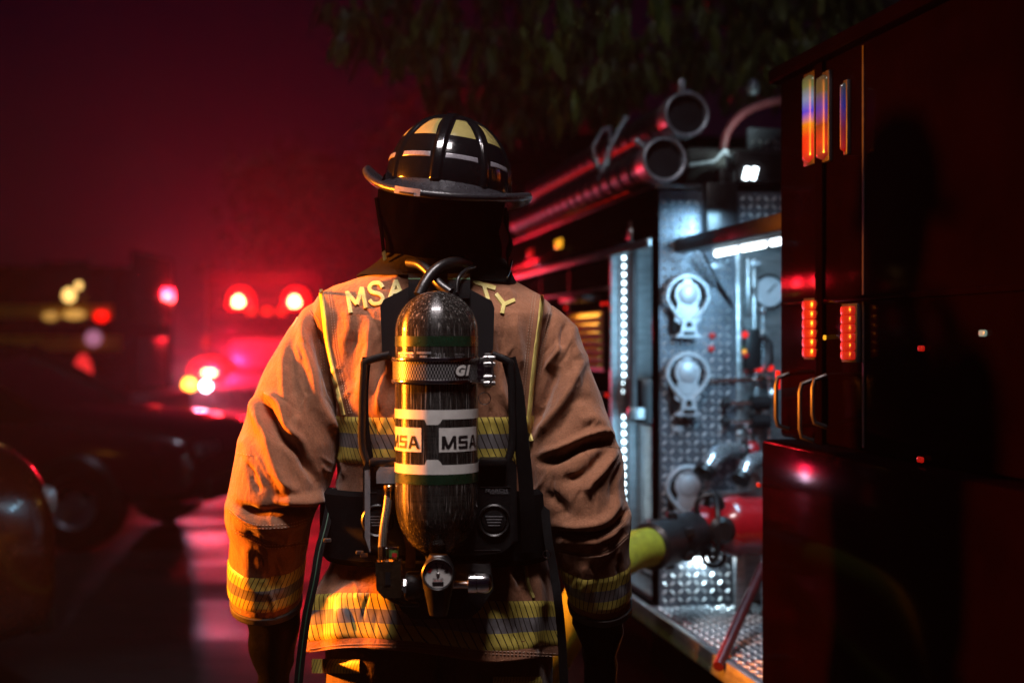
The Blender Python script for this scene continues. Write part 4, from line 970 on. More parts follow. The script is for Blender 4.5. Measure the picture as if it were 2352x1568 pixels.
# front half body
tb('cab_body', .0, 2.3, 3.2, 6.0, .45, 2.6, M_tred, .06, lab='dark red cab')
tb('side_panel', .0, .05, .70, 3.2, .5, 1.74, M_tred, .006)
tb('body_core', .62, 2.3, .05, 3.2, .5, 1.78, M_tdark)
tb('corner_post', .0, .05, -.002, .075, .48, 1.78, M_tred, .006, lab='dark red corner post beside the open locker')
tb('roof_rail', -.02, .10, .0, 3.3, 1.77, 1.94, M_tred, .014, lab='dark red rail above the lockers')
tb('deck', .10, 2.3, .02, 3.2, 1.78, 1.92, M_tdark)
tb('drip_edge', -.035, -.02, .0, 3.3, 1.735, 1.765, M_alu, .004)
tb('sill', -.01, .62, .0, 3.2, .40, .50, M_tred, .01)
# open locker
tb('locker_back', .60, .615, .075, .68, .5, 1.77, M_alu); tb('locker_floor', .01, .60, .075, .68, .5, .515, M_alu); tb('locker_ceiling', .01, .60, .075, .68, 1.755, 1.77, M_alu)
jamb = tb('locker_jamb', .0, .60, .66, .69, .515, 1.755, M_alu, lab='bright metal jamb of the open locker')
ls = tb('light_strip', .028, .066, .648, .66, .70, 1.745, M_alu, .003, lab='vertical strip of white light dots')
proto = None
for k in range(32):
    if 17 <= k <= 18: continue
    z = 1.735 - k * .0325; 
    if proto is None:
        proto = MB().lathe([(.006, 0), (.0055, .004), (.003, .006), (.0001, .0062)], (0, 0, 0), (0, -1, 0), 12).build('light_dot', M_led, ls, world=False)
        proto.location = (.047, .648, z)
    else:
        o = proto.copy(); COL.objects.link(o); o.parent = ls; o.location = (.047, .648, z)
pole = MB().tube([(-.012, .28, 1.13), (-.012, .28, 1.845)], .0155, 16).build('grab_pole', mat('pole_grey', lin(.10, .10, .105), .4, .3, vscale=20), truck, world=False, label='grey vertical grab pole before the locker')
b = MB()
for z in (1.80, 1.15): b.bb(-.03, .03, .26, .30, z - .02, z + .02, .004)
b.split('pole_bracket', M_alu, truck, world=False)
tb('locker_bag', .03, .26, .34, .62, 1.10, 1.28, M_tdark, .03)
cab = tb('drawer_unit', .10, .45, .36, .62, .53, 1.09, M_alu, .006, lab='stack of metal drawers in the locker')
for k in range(4):
    z = .60 + k * .12; d_ = tb('drawer', .125, .43, .345, .362, z - .045, z + .045, mat('drawer_blue', lin(.10, .20, .30), .35, .5, vscale=12), .004, cab); tb('handle', .18, .24, .335, .346, z + .015, z + .035, M_tdark, .003, d_)
# gold louver panel
lv = tb('louver_panel', -.006, .0, .77, 1.40, 1.29, 1.53, M_tdark, lab='gold slatted vent on the side of the engine')
for k in range(7): 
    z = 1.305 + k * .0325; MB().add([(-.008, .78, z), (-.008, 1.39, z), (-.028, 1.39, z + .008), (-.028, .78, z + .008), (-.008, .78, z + .028), (-.008, 1.39, z + .028)], [(0, 1, 2, 3), (3, 2, 5, 4), (0, 3, 4), (1, 5, 2)]).build('slat', M_gold, lv, world=False, smooth=False)
MB().bb(-.075, -.0, .85, 1.30, 1.575, 1.60, .004).build('added_louver_lamp', M_tdark, truck, world=False, label='small lamp added above the gold vent to brighten it')  # added fixture whose amber light brightens the gold slats
L = bpy.data.lights.new('added_louver_light', 'AREA'); L.shape = 'RECTANGLE'; L.size = .03; L.size_y = .42; L.energy = .9; L.color = (1, .55, .12); o = bpy.data.objects.new('added_louver_light', L); COL.objects.link(o); o.parent = truck; o.location = (-.055, 1.08, 1.573); o.rotation_euler = (0, R(18), 0)
b_ = None
for u, z in ((.72, 1.56), (.80, 1.56), (.72, 1.2), (.95, 1.2), (1.5, 1.56), (.72, .9)):
    o = MB().lathe([(.008, 0), (.007, .006), (.0001, .008)], (-.002, u, z), (-1, 0, 0), 12).build('marker_light', M_redlens, truck, world=False)
# seams and trims along the side
for z in (1.62, 1.20, .80): tb('trim_strip', -.008, .0, .72, 3.2, z - .006, z + .006, M_alu, .002)
for u in (1.45, 2.1, 2.75): tb('panel_gap', -.003, .002, u - .006, u + .006, .52, 1.74, M_tdark)
for u in (1.5, 2.2): tb('side_lamp', -.03, .0, u, u + .12, 1.83, 1.87, M_amberlens if u < 2 else M_redlens2, .004)

# diamond plate bulkhead facing the camera
def lugs(x0, x1, z0, z1, y, pitch=.0285, holes=(), axis='y'):
    b = MB(); nx = int((x1 - x0) / pitch); nz = int((z1 - z0) / pitch)
    for i in range(nx):
        for j in range(nz):
            cx = x0 + (i + .5) * pitch; cz = z0 + (j + .5) * pitch
            if any(a <= cx <= b2 and c <= cz <= d for a, b2, c, d in holes): continue
            an = R(45) if (i + j) % 2 else R(-45); ca, sa = math.cos(an), math.sin(an); L, w, h = .0125, .0045, .0042
            loc = [(-L, 0, 0), (-L * .4, -w, 0), (L * .4, -w, 0), (L, 0, 0), (L * .4, w, 0), (-L * .4, w, 0), (-L * .55, 0, h), (L * .55, 0, h)]
            F = [(0, 1, 6), (1, 2, 7, 6), (2, 3, 7), (3, 4, 7), (4, 5, 6, 7), (5, 0, 6)]
            if axis == 'y': b.add([(cx + a * ca - q * sa, y - hh, cz + a * sa + q * ca) for a, q, hh in loc], F)
            elif axis == 'z': b.add([(cx + a * ca - q * sa, cz + a * sa + q * ca, y + hh) for a, q, hh in loc], F)
            else: b.add([(y - hh, cx + a * ca - q * sa, cz + a * sa + q * ca) for a, q, hh in loc], F)
    return b
bulk = tb('bulkhead', .005, .285, -.014, -.001, .50, 1.93, M_tread, lab='diamond tread plate bulkhead with three round brackets')
lugs(.008, .283, .505, 1.925, -.014).build('tread_lugs', M_lug, bulk, world=False, kind='stuff', smooth=False)
bulk2 = tb('bulkhead', .287, 1.9, .03, .045, .50, 1.93, M_alu, lab='plain metal bulkhead with valves')
tb('bulkhead_edge', .276, .300, -.03, .04, .50, 1.74, M_alu, .004)
up = tb('upper_panel', .287, .95, -.012, .03, 1.745, 1.93, M_tread, lab='diamond tread plate above the pump bay')
lugs(.29, .94, 1.75, 1.925, -.012).build('tread_lugs', M_lug, up, world=False, kind='stuff', smooth=False)
tb('upper_box', .155, .265, -.075, -.014, 1.765, 1.955, M_tdark, .008, lab='black control box on the bulkhead')
floor_ = tb('bay_floor', -.03, 1.9, -1.22, -.0, .455, .50, M_tread, .004, lab='tread plate floor of the pump bay')
lugs(-.02, .5, -1.2, -.02, .50, axis='z').build('tread_lugs', M_lug, floor_, world=False, kind='stuff', smooth=False)
tb('bay_inner_wall', .62, .64, -1.2, .02, .5, 1.95, M_tdark); tb('step_edge', -.05, -.03, -1.22, 3.2, .44, .505, M_alu, .005, lab='bright edge of the running board')
tb('skirt', -.02, .02, -1.22, .0, .30, .44, M_tred)
# keyhole wrench brackets
def bracket(cx, cz, lab):
    n = 44; y = -.055; out = []; r = .083
    for k in range(n):
        t = 2 * math.pi * k / n; x, z = r * math.cos(t), r * math.sin(t)
        if z < 0:
            f = (-z / r) ** 1.5; x *= 1 - .42 * f; z *= 1 + .22 * f
        out.append((cx + x, z + cz))
    b = MB()
    # outer ring
    inn = [(cx + (x - cx) * .76, cz + (z - cz) * .76) for x, z in out]
    rings = []
    for q in range(11):
        a_ = 2 * math.pi * q / 10; f_ = .5 + .5 * math.cos(a_); rings.append([Vector((xi + (xo - xi) * f_, y + .004 - .011 * math.sin(a_), zi + (zo - zi) * f_)) for (xo, zo), (xi, zi) in zip(out, inn)])
    b.loft(rings, False, False)
    br = b.build('ring_bracket', M_cast, truck, world=False, label=lab)
    # keyhole centre plate, foot, back shadow plate
    key = []
    for k in range(26):
        t = R(-60) + R(300) * k / 25; key.append((cx + .040 * math.cos(t), cz + .010 + .040 * math.sin(t)))
    key += [(cx - .024, cz - .060), (cx + .024, cz - .060)]
    bevelled(MB().prism([(x, y - .002, z) for x, z in key], (0, .010, 0)).build('centre_plate', M_cast, br, world=False), .004, 3); MB().lathe([(.036, 0), (.032, .006), (.018, .010), (.0001, .011)], (cx, y - .001, cz + .010), (0, -1, 0), 24).build('boss', M_cast, br, world=False)
    b = MB(); b.bb(cx - .014, cx + .014, y + .0, y + .008, cz + .04, cz + .070); b.split('spoke', M_cast, br, world=False); MB().prism([(cx + x, y + .001, cz + z) for x, z in ((-.034, -.02), (.034, -.02), (.046, -.078), (.030, -.090), (-.030, -.090), (-.046, -.078))], (0, .008, 0)).build('web', M_cast, br, world=False, smooth=False)
    foot = MB(); foot.prism([(cx + x, y - .014, cz + z) for x, z in ((-.020, -.080), (.020, -.080), (.026, -.122), (.040, -.134), (-.040, -.134), (-.026, -.122))], (0, .03, 0)); bevelled(foot.build('foot', M_cast, br, world=False), .003)
    b = MB(); b.lathe([(.010, 0), (.010, .008), (.004, .010)], (cx, y - .013, cz - .092), (0, -1, 0), 12); b.bb(cx - .02, cx + .02, y - .018, y - .012, cz - .128, cz - .116); b.split('bolt', M_tdark, br, world=False)
    MB().bb(cx - .055, cx + .03, y + .014, -.012, cz - .125, cz + .03, .01).build('shadow_plate', M_tdark, br, world=False)  # dark block behind the bracket in place of its shadow
for py, lab in ((683, 'uppermost pale round keyhole bracket'), (862, 'middle pale round keyhole bracket'), (1122, 'lowest pale round keyhole bracket behind the elbows')):
    p = Lp(1580, py, -.055); bracket(p.x, p.z, lab)
# bar lamp along the bay, light tubes
aw = MB(); aw.bb(.06, .11, -1.21, -.0, 1.715, 1.765, .008); awn = aw.build('bay_rail', M_tdark, truck, world=False, label='dark rail over the pump bay')
tb('lamp_housing', .13, .24, -1.15, -.06, 1.715, 1.74, M_alu, .004, lab='lamp housing under the rail')
for k in range(4):
    y1 = -.12 - k * .27; o = MB().tube([(.175, y1, 1.706), (.175, y1 - .20, 1.706)], .010, 12).build('light_tube', M_tubeled, truck, world=False, label='white lamp tube lighting the pump bay')
def area(name, loc, size, power, col, d, sy=None):
    L = bpy.data.lights.new(name, 'AREA'); L.shape = 'RECTANGLE'; L.size = size; L.size_y = sy or size; L.energy = power; L.color = col
    o = bpy.data.objects.new(name, L); COL.objects.link(o); o.parent = truck; o.location = loc; o.rotation_euler = (-Vector(d)).to_track_quat('Z', 'Y').to_euler(); return o
area('bay_lamp_light', (.20, -.42, 1.69), .08, 9.0, (.36, .72, 1.0), (-.05, .45, -.9), .7)
area('locker_lamp_light', (.09, .085, 1.25), .03, 2.2, (.36, .72, 1.0), (.45, .85, 0), .9)
# step light
stp = tb('step_light', .10, .19, -.05, -.014, .655, .672, M_tubeled, .003, lab='small white step light low on the bulkhead'); tb('step_light_hood', .085, .205, -.065, -.014, .673, .69, M_tdark, .003)
area('step_lamp_light', (.145, -.045, .65), .08, .25, (.62, .9, 1.0), (0, .3, -1), .03)
# top flood lamp with two bright tubes
fl = tb('flood_lamp', .30, .48, .06, .16, 1.97, 2.08, M_tdark, .012, lab='twin tube flood lamp on the deck')
for k in (0, 1): 
    p = Lp(1711 + 18 * k, 412, .05); q = Lp(1718 + 18 * k, 385, .05); MB().tube([p, q], .010, 12).build('light_tube', M_tubeled, fl, world=False)
area('flood_lamp_light', (.36, .03, 2.12), .06, 1.8, (.70, .90, .85), (-.55, .25, .8), .08)
tb('tread_riser', .43, .9, .30, .32, 1.93, 2.2, M_tread, lab='tread plate riser behind the flood lamp'); lugs(.435, .89, 1.935, 2.19, .30).build('tread_lugs', M_lug, truck, world=False, kind='stuff', smooth=False)
# things on the plain bulkhead
def gaugeface(cx, cz, r, y=.02):
    b = MB(); b.lathe([(r, 0), (r, .016), (r * .9, .022), (r * .85, .016)], (cx, y, cz), (0, -1, 0), 32, False); g = b.build('panel_gauge', M_tdark, truck, world=False); MB().lathe([(r * .87, .012), (.0001, .012)], (cx, y, cz), (0, -1, 0), 28, False).build('dial', M_cast, g, world=False)
    MB().box((cx + r * .2, y - .014, cz + r * .2), (r * .7, .002, .004), Euler((0, R(-45), 0))).build('needle', M_tdark, g, world=False)
p = Lp(1768, 670, .03); gaugeface(p.x - .012, p.z, .062); p = Lp(1715, 690, .03)
tb('conduit', p.x - .012, p.x + .012, -.005, .03, 1.50, 1.70, M_alu, .006); tb('conduit', .345, .365, .0, .03, 1.2, 1.70, M_alu, .006)
b = MB(); b.tube([Lp(1615, 578, -.10), Lp(1650, 650, -.05), Lp(1662, 672, -.03), Lp(1690, 718, .0)], [.004, .005, .009, .006], 8); b.build('gas_strut', M_tdark, truck, world=False, label='black gas strut slanting across the bulkhead')
b = MB(); b.tube([Lp(1585, 590, -.04), Lp(1640, 660, -.03)], .003, 6); b.build('cable', M_tdark, truck, world=False)
p = Lp(1725, 795, .0); tb('valve_box', p.x - .032, p.x + .03, -.03, .03, p.z - .08, p.z + .06, M_tdark, .008, lab='dark valve box with indicator lights')
for (x, y, m_, r) in ((1711, 768, M_redlens, .012), (1709, 806, M_amberlens, .008), (1713, 815, M_redlens2, .009), (1706, 800, M_greenlens, .008)):
    p = Lp(x, y, -.03); MB().lathe([(r, 0), (r * .9, .006), (.0001, .008)], p, (0, -1, 0), 14).build('indicator_light', m_, truck, world=False)
for (x, y) in ((1636, 770), (1634, 800), (1770, 845), (1744, 848)):
    p = Lp(x, y, -.02); MB().lathe([(.010, -.01), (.011, .004), (.0001, .010)], p, (0, -1, 0), 14).build('indicator_light', M_redlens if x > 1640 else M_redlens2, truck, world=False)
b = MB(); b.tube([Lp(1622, 872, -.03), Lp(1690, 872, -.03), Lp(1778, 872, -.03)], .008, 12); b.lathe([(.018, -.02), (.022, 0), (.018, .02)], Lp(1745, 866, -.03), (1, 0, 0), 20); b.build('control_rod', M_chrome, truck, world=False, label='horizontal chrome control rod')
for py in (925, 968):
    b = MB(); b.tube([Lp(1672, py, -.045), Lp(1725, py, -.045)], .008, 12); hd = b.build('valve_lever', M_chrome, truck, world=False, label='chrome lever with black grip')
    b = MB(); b.tube([Lp(1660, py, -.045), Lp(1674, py, -.045)], .020, 14); b.tube([Lp(1725, py, -.04), Lp(1765, py, -.03)], .024, 14); b.split('grip', M_tdark, hd, world=False)
for x in (1705, 1738): tb('vertical_rod', Lp(x, 900, .0).x - .008, Lp(x, 900, .0).x + .008, -.01, .02, .95, 1.30, M_alu, .003)
# more plumbing in the bay
for x, y0, y1, r_ in ((1698, 600, 745, .008), (1752, 720, 860, .007), (1768, 880, 1010, .010), (1722, 985, 1040, .012), (1690, 880, 1030, .006)):
    MB().tube([Lp(x, y0, .0), Lp(x, y1, .0)], r_, 12).build('bay_pipe', M_satin, truck, world=False)
for x, y, r_ in ((1700, 748, .016), (1752, 712, .014), (1752, 862, .016), (1768, 876, .018), (1722, 982, .018), (1775, 905, .020), (1700, 640, .013)):
    MB().lathe([(r_ * .7, -.02), (r_, -.014), (r_, .006), (r_ * .6, .012), (.0001, .014)], Lp(x, y, -.01), (0, -1, 0), 6).build('pipe_fitting', M_satin, truck, world=False)
for x, y in ((1757, 940), (1700, 1000), (1755, 768)):
    MB().lathe([(.019, 0), (.019, .012), (.014, .016), (.0001, .016)], Lp(x, y, -.02), (0, -1, 0), 20).build('pipe_cap', M_alu, truck, world=False)
p = Lp(1742, 790, -.01); MB().tube([p, p + Vector((.01, -.04, .03)), p + Vector((.03, -.05, .0)), p + Vector((.04, -.03, -.06)), p + Vector((.01, -.02, -.10))], .005, 10).build('coiled_cable', M_tdark, truck, world=False)
for x, y, w_, h_ in ((1660, 985, .03, .018), (1648, 610, .05, .022), (1556, 985, .04, .020), (1735, 605, .035, .014)):
    q = Lp(x, y, -.016); MB().bb(q.x - w_ / 2, q.x + w_ / 2, -.022, -.0165, q.z - h_ / 2, q.z + h_ / 2, .001).build('name_plate', M_cast, truck, world=False)
# chrome elbows
def elbow(pts, r, u, lab):
    b = MB(); C = [Vector(p) for p in curve_pts([Lp(x, y, uu) for (x, y), uu in zip(pts, u)], 22)]
    b.tube(C, [r * (.8 + .25 * math.sin(k / 21 * math.pi)) for k in range(22)], 20); e = b.build('chrome_elbow', M_satin, truck, world=False, label=lab)
    b = MB(); d0 = (C[0] - C[2]).normalized(); b.lathe([(r * .9, -.015), (r * 1.15, -.012), (r * 1.15, .012), (r * .8, .016)], C[0], d0, 24); d1 = (C[-1] - C[-3]).normalized(); b.lathe([(r * .9, -.012), (r * 1.1, -.010), (r * 1.1, .014), (r * .9, .02)], C[-1], d1, 24); b.split('collar_ring', M_tdark, e, world=False)
elbow([(1618, 1082), (1640, 1050), (1668, 1036), (1705, 1034)], .030, (-.16, -.13, -.08, -.02), 'large chrome discharge elbow')
elbow([(1702, 1098), (1722, 1066), (1748, 1054), (1785, 1052)], .028, (-.20, -.17, -.12, -.06), 'smaller chrome discharge elbow at the right')
b = MB(); b.lathe([(.026, 0), (.030, .01), (.030, .035), (.022, .045)], Lp(1712, 1034, -.02), (1, 0, .1), 20); b.build('red_cap', M_valvered, truck, world=False)
# big red intake valve
VC = Lp(1672, 1208, -.34); AX = Vector((1, -.12, .0)).normalized()
b = MB(); b.lathe([(.060, -.115), (.070, -.10), (.066, -.06), (.085, -.03), (.098, .0), (.100, .03), (.094, .05), (.094, .14), (.102, .15), (.102, .30)], VC, AX, 40); b.build('intake_valve', M_valvered, truck, world=False, label='large glossy red intake valve')
b = MB(); b.torus(VC + AX * -.052 + Vector((0, 0, .0)), AX, .112, .009, 44, 10); b.lathe([(.03, -.012), (.045, 0), (.03, .012)], VC + AX * -.052 + Vector((0, -.105, .0)), (0, 1, 0), 20); b.build('valve_hand_wheel', M_tdark, truck, world=False, label='black hand wheel round the red valve')
b = MB(); b.torus(Lp(1630, 1165, -.38), (0.2, 1, 0), .042, .009, 30, 8); b.torus(Lp(1640, 1275, -.28), (0.1, 1, 0), .036, .008, 30, 8); b.split('swivel_handle', M_tdark, truck, world=False)
b = MB(); b.prism([Lp(1650, 1130, -.12), Lp(1752, 1130, -.12), Lp(1745, 1146, -.12), Lp(1668, 1146, -.12)], (0, .06, 0)); b.build('valve_plate', M_alu, truck, world=False, smooth=False)
tb('valve_support', .20, .42, -.25, -.02, .73, .75, M_alu, .004); tb('support_leg', .33, .36, -.16, -.13, .5, .73, M_alu); tb('support_leg', .23, .26, -.16, -.13, .5, .73, M_alu)
# coupling and hose
CPa = Lp(1618, 1216, -.30); CPb = Lp(1490, 1256, -.52)
dirv = (CPb - CPa).normalized(); b = MB(); L = (CPb - CPa).length
b.lathe([(.050, -.01), (.066, 0), (.068, .05), (.060, .055), (.060, .075), (.074, .08), (.074, L - .01), (.062, L)], CPa, dirv, 30)
for k in range(6):
    a = 2 * math.pi * k / 6; o = dirv.orthogonal().normalized(); o2 = dirv.cross(o); q = CPa + dirv * (L * .62) + (o * math.cos(a) + o2 * math.sin(a)) * .076; b.box(q, (.03, .03, .03), bev=.005)
b.build('hose_coupling', M_tdark, truck, world=False, label='black hose coupling on the red valve')
RM = ROOTM[truck.name]; h0 = RM @ CPb; dW = (RM.to_3x3() @ dirv)
CPX = 0
hz = [h0, h0 + dW * .12, h0 + dW * .30 + Vector((0, -.02, -.05)), Vector((.12, 4.30, .48)), Vector((-.06, 4.6, .16)), Vector((-.20, 5.3, .065)), Vector((-.36, 7, .065)), Vector((-.5, 9, .065)), Vector((-.8, 13, .065)), Vector((-1.4, 20, .065))]
hoseobj = MB().tube([Vector(p) for p in curve_pts(hz, 70)], .060, 20).build('supply_hose', M_hoseyel); hoseobj['label'] = 'yellow green supply hose leading from the black coupling to the road'; hoseobj['category'] = 'fire hose'
# red prop leaning in the bay
b = MB(); b.tube([Lp(1752, 1300, -.5), Lp(1650, 1530, -.9)], .016, 12); b.build('red_prop', mat('prop_dark_red', lin(.07, .006, .008), .4, vscale=12), truck, world=False, label='red bar slanting down in front of the bay')

# hard suction hoses on the roof
def suction(px, py, u, r, lab):
    c = Lp(px, py, u); h = MB(); h.tube([c + Vector((0, .03, 0)), c + Vector((0, 2.7, .0))], r * .86, 28); o = h.build('suction_hose', M_hosegrey, truck, world=False, label=lab)
    b = MB(); b.lathe([(r * .80, .10), (r * .90, .0), (r * 1.0, -.01), (r * 1.0, .07), (r * .92, .085), (r * .92, .13), (r * .86, .14)], c, (0, 1, 0), 40, False); b.torus(c, (0, 1, 0), r * .92, r * .09, 40, 8); b.build('coupling_ring', M_ringmetal, o, world=False)
    MB().lathe([(r * .80, .1), (.0001, .1)], c, (0, 1, 0), 28, False).build('bore', M_tdark, o, world=False)
    for k in range(16): MB().torus(c + Vector((0, .25 + k * .15, 0)), (0, 1, 0), r * .86, .004, 28, 6).build('rib', M_hosegrey, o, world=False)
    return c
c1 = suction(1577, 262, -.12, .078, 'upper hard suction hose with open ring end'); c2 = suction(1526, 366, -.14, .076, 'lower hard suction hose with open ring end')
b = MB(); b.box(c1 + Vector((-.012, .02, .095)), (.022, .03, .05), bev=.005); b.box(c2 + Vector((-.07, .05, .055)), (.05, .03, .02), Euler((0, R(40), 0)), bev=.005); b.split('coupling_lug', M_ringmetal, truck, world=False)
def frame_loop(u):
    p = [Lp(1372, 385, u), Lp(1362, 340, u), Lp(1385, 300, u), Lp(1400, 292, u), Lp(1402, 330, u), Lp(1388, 388, u)]
    b = MB(); b.tube(p + [p[0]], .010, 8); b.tube([Lp(1440, 268, u), Lp(1402, 340, u), Lp(1378, 415, u)], .012, 8); b.build('hose_clamp', M_ringmetal, truck, world=False, label='grey clamp frame holding the suction hoses')
frame_loop(.55)
tb('hose_tray', -.005, .16, .0, 2.9, 1.94, 1.955, M_alu, .003)
tb('rail_reflection', -.03, -.018, .3, 2.4, 1.955, 1.972, M_redlens2, .003, lab='thin red reflection along the hose tray, built as a glowing strip')  # glowing strip stands in for a glossy red reflection on the rail
MB().tube([c1 + Vector((-.074, .35, -.045)), c1 + Vector((-.074, 2.4, -.045))], .006, 6).build('red_reflection_line', M_redlens2, truck, world=False)  # red reflection along the suction hose, painted as a glowing line
# pinkish preconnect hose arching into the bed
b = MB(); b.tube([Vector(p) for p in curve_pts([Lp(1660, 345, .25), Lp(1672, 300, .25), Lp(1705, 262, .25), Lp(1750, 240, .25), Lp(1800, 230, .25), Lp(1860, 232, .3)], 30)], .017, 14); b.build('booster_hose', mat('booster_hose_red', lin(.12, .025, .03), .5, vscale=20), truck, world=False, label='faded red hose arching on the deck')
b = MB(); b.tube([Lp(1582, 380, .1), Lp(1640, 372, .12), Lp(1665, 345, .15)], .008, 8); b.tube([Lp(1668, 345, .15), Lp(1672, 390, .15), Lp(1690, 410, .15)], .007, 8); b.split('deck_pipe', M_ringmetal, truck, world=False)
tb('deck_box', .18, .95, .25, .9, 1.92, 2.12, M_tdark, .02); tb('deck_cap', .24, .30, .05, .12, 1.92, 2.02, M_tdark, .01)
MB().lathe([(.02, 0), (.026, .02), (.02, .05), (.008, .06)], Lp(1730, 218, .5), (0, 0, 1), 16).build('deck_nozzle', M_ringmetal, truck, world=False)

# rear half body, close on the right
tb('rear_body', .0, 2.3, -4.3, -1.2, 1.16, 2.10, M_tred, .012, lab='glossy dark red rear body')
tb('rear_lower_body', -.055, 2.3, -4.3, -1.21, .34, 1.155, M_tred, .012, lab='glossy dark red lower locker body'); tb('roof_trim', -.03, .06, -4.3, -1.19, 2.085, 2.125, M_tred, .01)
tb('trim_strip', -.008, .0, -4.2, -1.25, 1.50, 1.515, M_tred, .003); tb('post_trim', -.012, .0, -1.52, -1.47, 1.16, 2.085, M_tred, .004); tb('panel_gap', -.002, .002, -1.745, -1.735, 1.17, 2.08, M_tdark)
def Bp2(px, py):       # point on the rear body's left side
    r = (px - 1176) / S; s, c = math.sin(TR), math.cos(TR); u = (r * 5 - .5) / (-s - r * c); Y = 5 + c * u
    return Vector((0, u, CAMZ - (py - 784) / S * Y))
def reflection_strip(u0, u1, z0, z1, cols, par):  # reflection in the glossy side, painted as an emissive colour ramp
    g = bpy.data.materials.new('reflection_ramp'); g.use_nodes = True; N = NT(g); bb = N.n['Principled BSDF']; g.cycles.emission_sampling = 'NONE'
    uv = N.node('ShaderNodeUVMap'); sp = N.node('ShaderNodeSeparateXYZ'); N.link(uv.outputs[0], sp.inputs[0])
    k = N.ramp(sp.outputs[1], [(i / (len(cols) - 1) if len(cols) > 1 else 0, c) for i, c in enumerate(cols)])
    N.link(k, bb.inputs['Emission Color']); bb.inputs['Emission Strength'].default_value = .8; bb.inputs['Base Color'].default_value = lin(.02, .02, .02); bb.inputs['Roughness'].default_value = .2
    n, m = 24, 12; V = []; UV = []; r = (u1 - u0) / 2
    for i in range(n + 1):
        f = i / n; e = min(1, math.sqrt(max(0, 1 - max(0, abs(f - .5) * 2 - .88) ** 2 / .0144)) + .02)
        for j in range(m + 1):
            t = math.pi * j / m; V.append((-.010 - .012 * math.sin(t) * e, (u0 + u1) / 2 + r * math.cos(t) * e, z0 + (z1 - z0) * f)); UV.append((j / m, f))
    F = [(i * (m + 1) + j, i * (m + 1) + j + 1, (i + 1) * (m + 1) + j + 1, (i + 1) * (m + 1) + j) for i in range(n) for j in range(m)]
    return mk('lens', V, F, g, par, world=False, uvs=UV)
def side_reflection(name, px0, px1, py0, py1, m, slats, lab, par=None):  # reflections in the rear body, built as glowing slats and columns
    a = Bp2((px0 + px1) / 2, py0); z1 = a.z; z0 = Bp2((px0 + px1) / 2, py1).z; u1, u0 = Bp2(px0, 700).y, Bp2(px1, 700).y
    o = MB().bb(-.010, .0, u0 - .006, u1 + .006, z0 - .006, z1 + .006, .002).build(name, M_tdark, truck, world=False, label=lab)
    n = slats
    if len(m) > 1: return reflection_strip(u0, u1, z0, z1, m, o)
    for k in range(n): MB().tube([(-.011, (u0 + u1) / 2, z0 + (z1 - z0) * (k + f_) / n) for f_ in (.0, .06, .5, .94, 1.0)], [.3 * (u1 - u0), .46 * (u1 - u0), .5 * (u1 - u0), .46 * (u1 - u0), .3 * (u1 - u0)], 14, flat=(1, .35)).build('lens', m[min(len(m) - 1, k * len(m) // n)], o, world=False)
side_reflection('side_glow', 1944, 1975, 703, 826, [M_redlens2], 6, 'red reflection on the rear body built as glowing slats, right one')
side_reflection('side_glow', 1856, 1886, 690, 820, [M_redlens2], 6, 'red reflection on the rear body built as glowing slats, left one')
side_reflection('reflection_column', 1856, 1878, 172, 374, [(.5, .0, .01, 1), (1, .01, .0, 1), (1, .02, .0, 1), (.9, .25, .0, 1), (.02, .03, .7, 1), (.16, .26, .45, 1), (.10, .16, .05, 1), (.02, .03, .01, 1)], 6, 'tall multicolour reflection on the rear body, built as a glowing column')
side_reflection('reflection_column', 1888, 1910, 172, 368, [(.15, .0, .01, 1), (.75, .01, .0, 1), (.25, .01, .0, 1), (.01, .01, .35, 1), (.04, .06, .02, 1), (.01, .02, .01, 1)], 4, 'second tall multicolour reflection, built as a glowing column')
side_reflection('reflection_column', 1948, 1952, 190, 350, [(.4, .0, .0, 1), (.15, .0, .02, 1), (.01, .01, .2, 1), (.02, .03, .01, 1)], 4, 'thin coloured reflection, built as a glowing line')
for px, y0, y1 in ((1868, 872, 1012), (1812, 858, 985), (1898, 862, 980)):
    a, c_ = Bp2(px, y0), Bp2(px, y1); b = MB(); b.tube([a, a + Vector((-.03, 0, -.01)), a + Vector((-.035, 0, -.03)), c_ + Vector((-.035, 0, .03)), c_ + Vector((-.03, 0, .01)), c_], .006, 10); b.build('grab_handle', M_tdark, truck, world=False, label='dark chrome grab handle')
for px, py, m_ in ((1790, 872, M_redlens), (1792, 1112, M_redlens2), (1895, 775, M_amberlens), (2120, 800, M_redlens2), (2262, 765, M_whitelens), (2118, 1055, M_redlens2)):
    p = Bp2(px, py); dx = -.055 if p.z < 1.155 else 0
    MB().box((p.x - .004 + dx, p.y, p.z), (.008, .022, .012 if px != 1790 else .05), bev=.003).build('marker_light', m_, truck, world=False)
def wheel(cx, cy_, r, w, par, side=-1, m1=None):
    b = MB(); b.lathe([(r * .55, -w / 2), (r * .9, -w / 2), (r, -w * .35), (r, w * .35), (r * .9, w / 2), (r * .55, w / 2)], (cx, cy_, r), (1, 0, 0), 32, False); t = b.build('wheel', M_rubber, par, world=False)
    b = MB(); b.lathe([(r * .56, -w * .45), (r * .5, -w * .3), (r * .2, -w * .25), (r * .18, -w * .42), (.0001, -w * .42)] if side < 0 else [(r * .56, w * .45), (r * .5, w * .3), (r * .2, w * .25), (r * .18, w * .42), (.0001, w * .42)], (cx, cy_, r), (1, 0, 0), 24, False); b.build('rim', M_alu, t, world=False)
for x in (.14, 2.16):
    for y in (-2.9, 4.6): wheel(x, y, .5, .3, truck, -1 if x < 1 else 1)

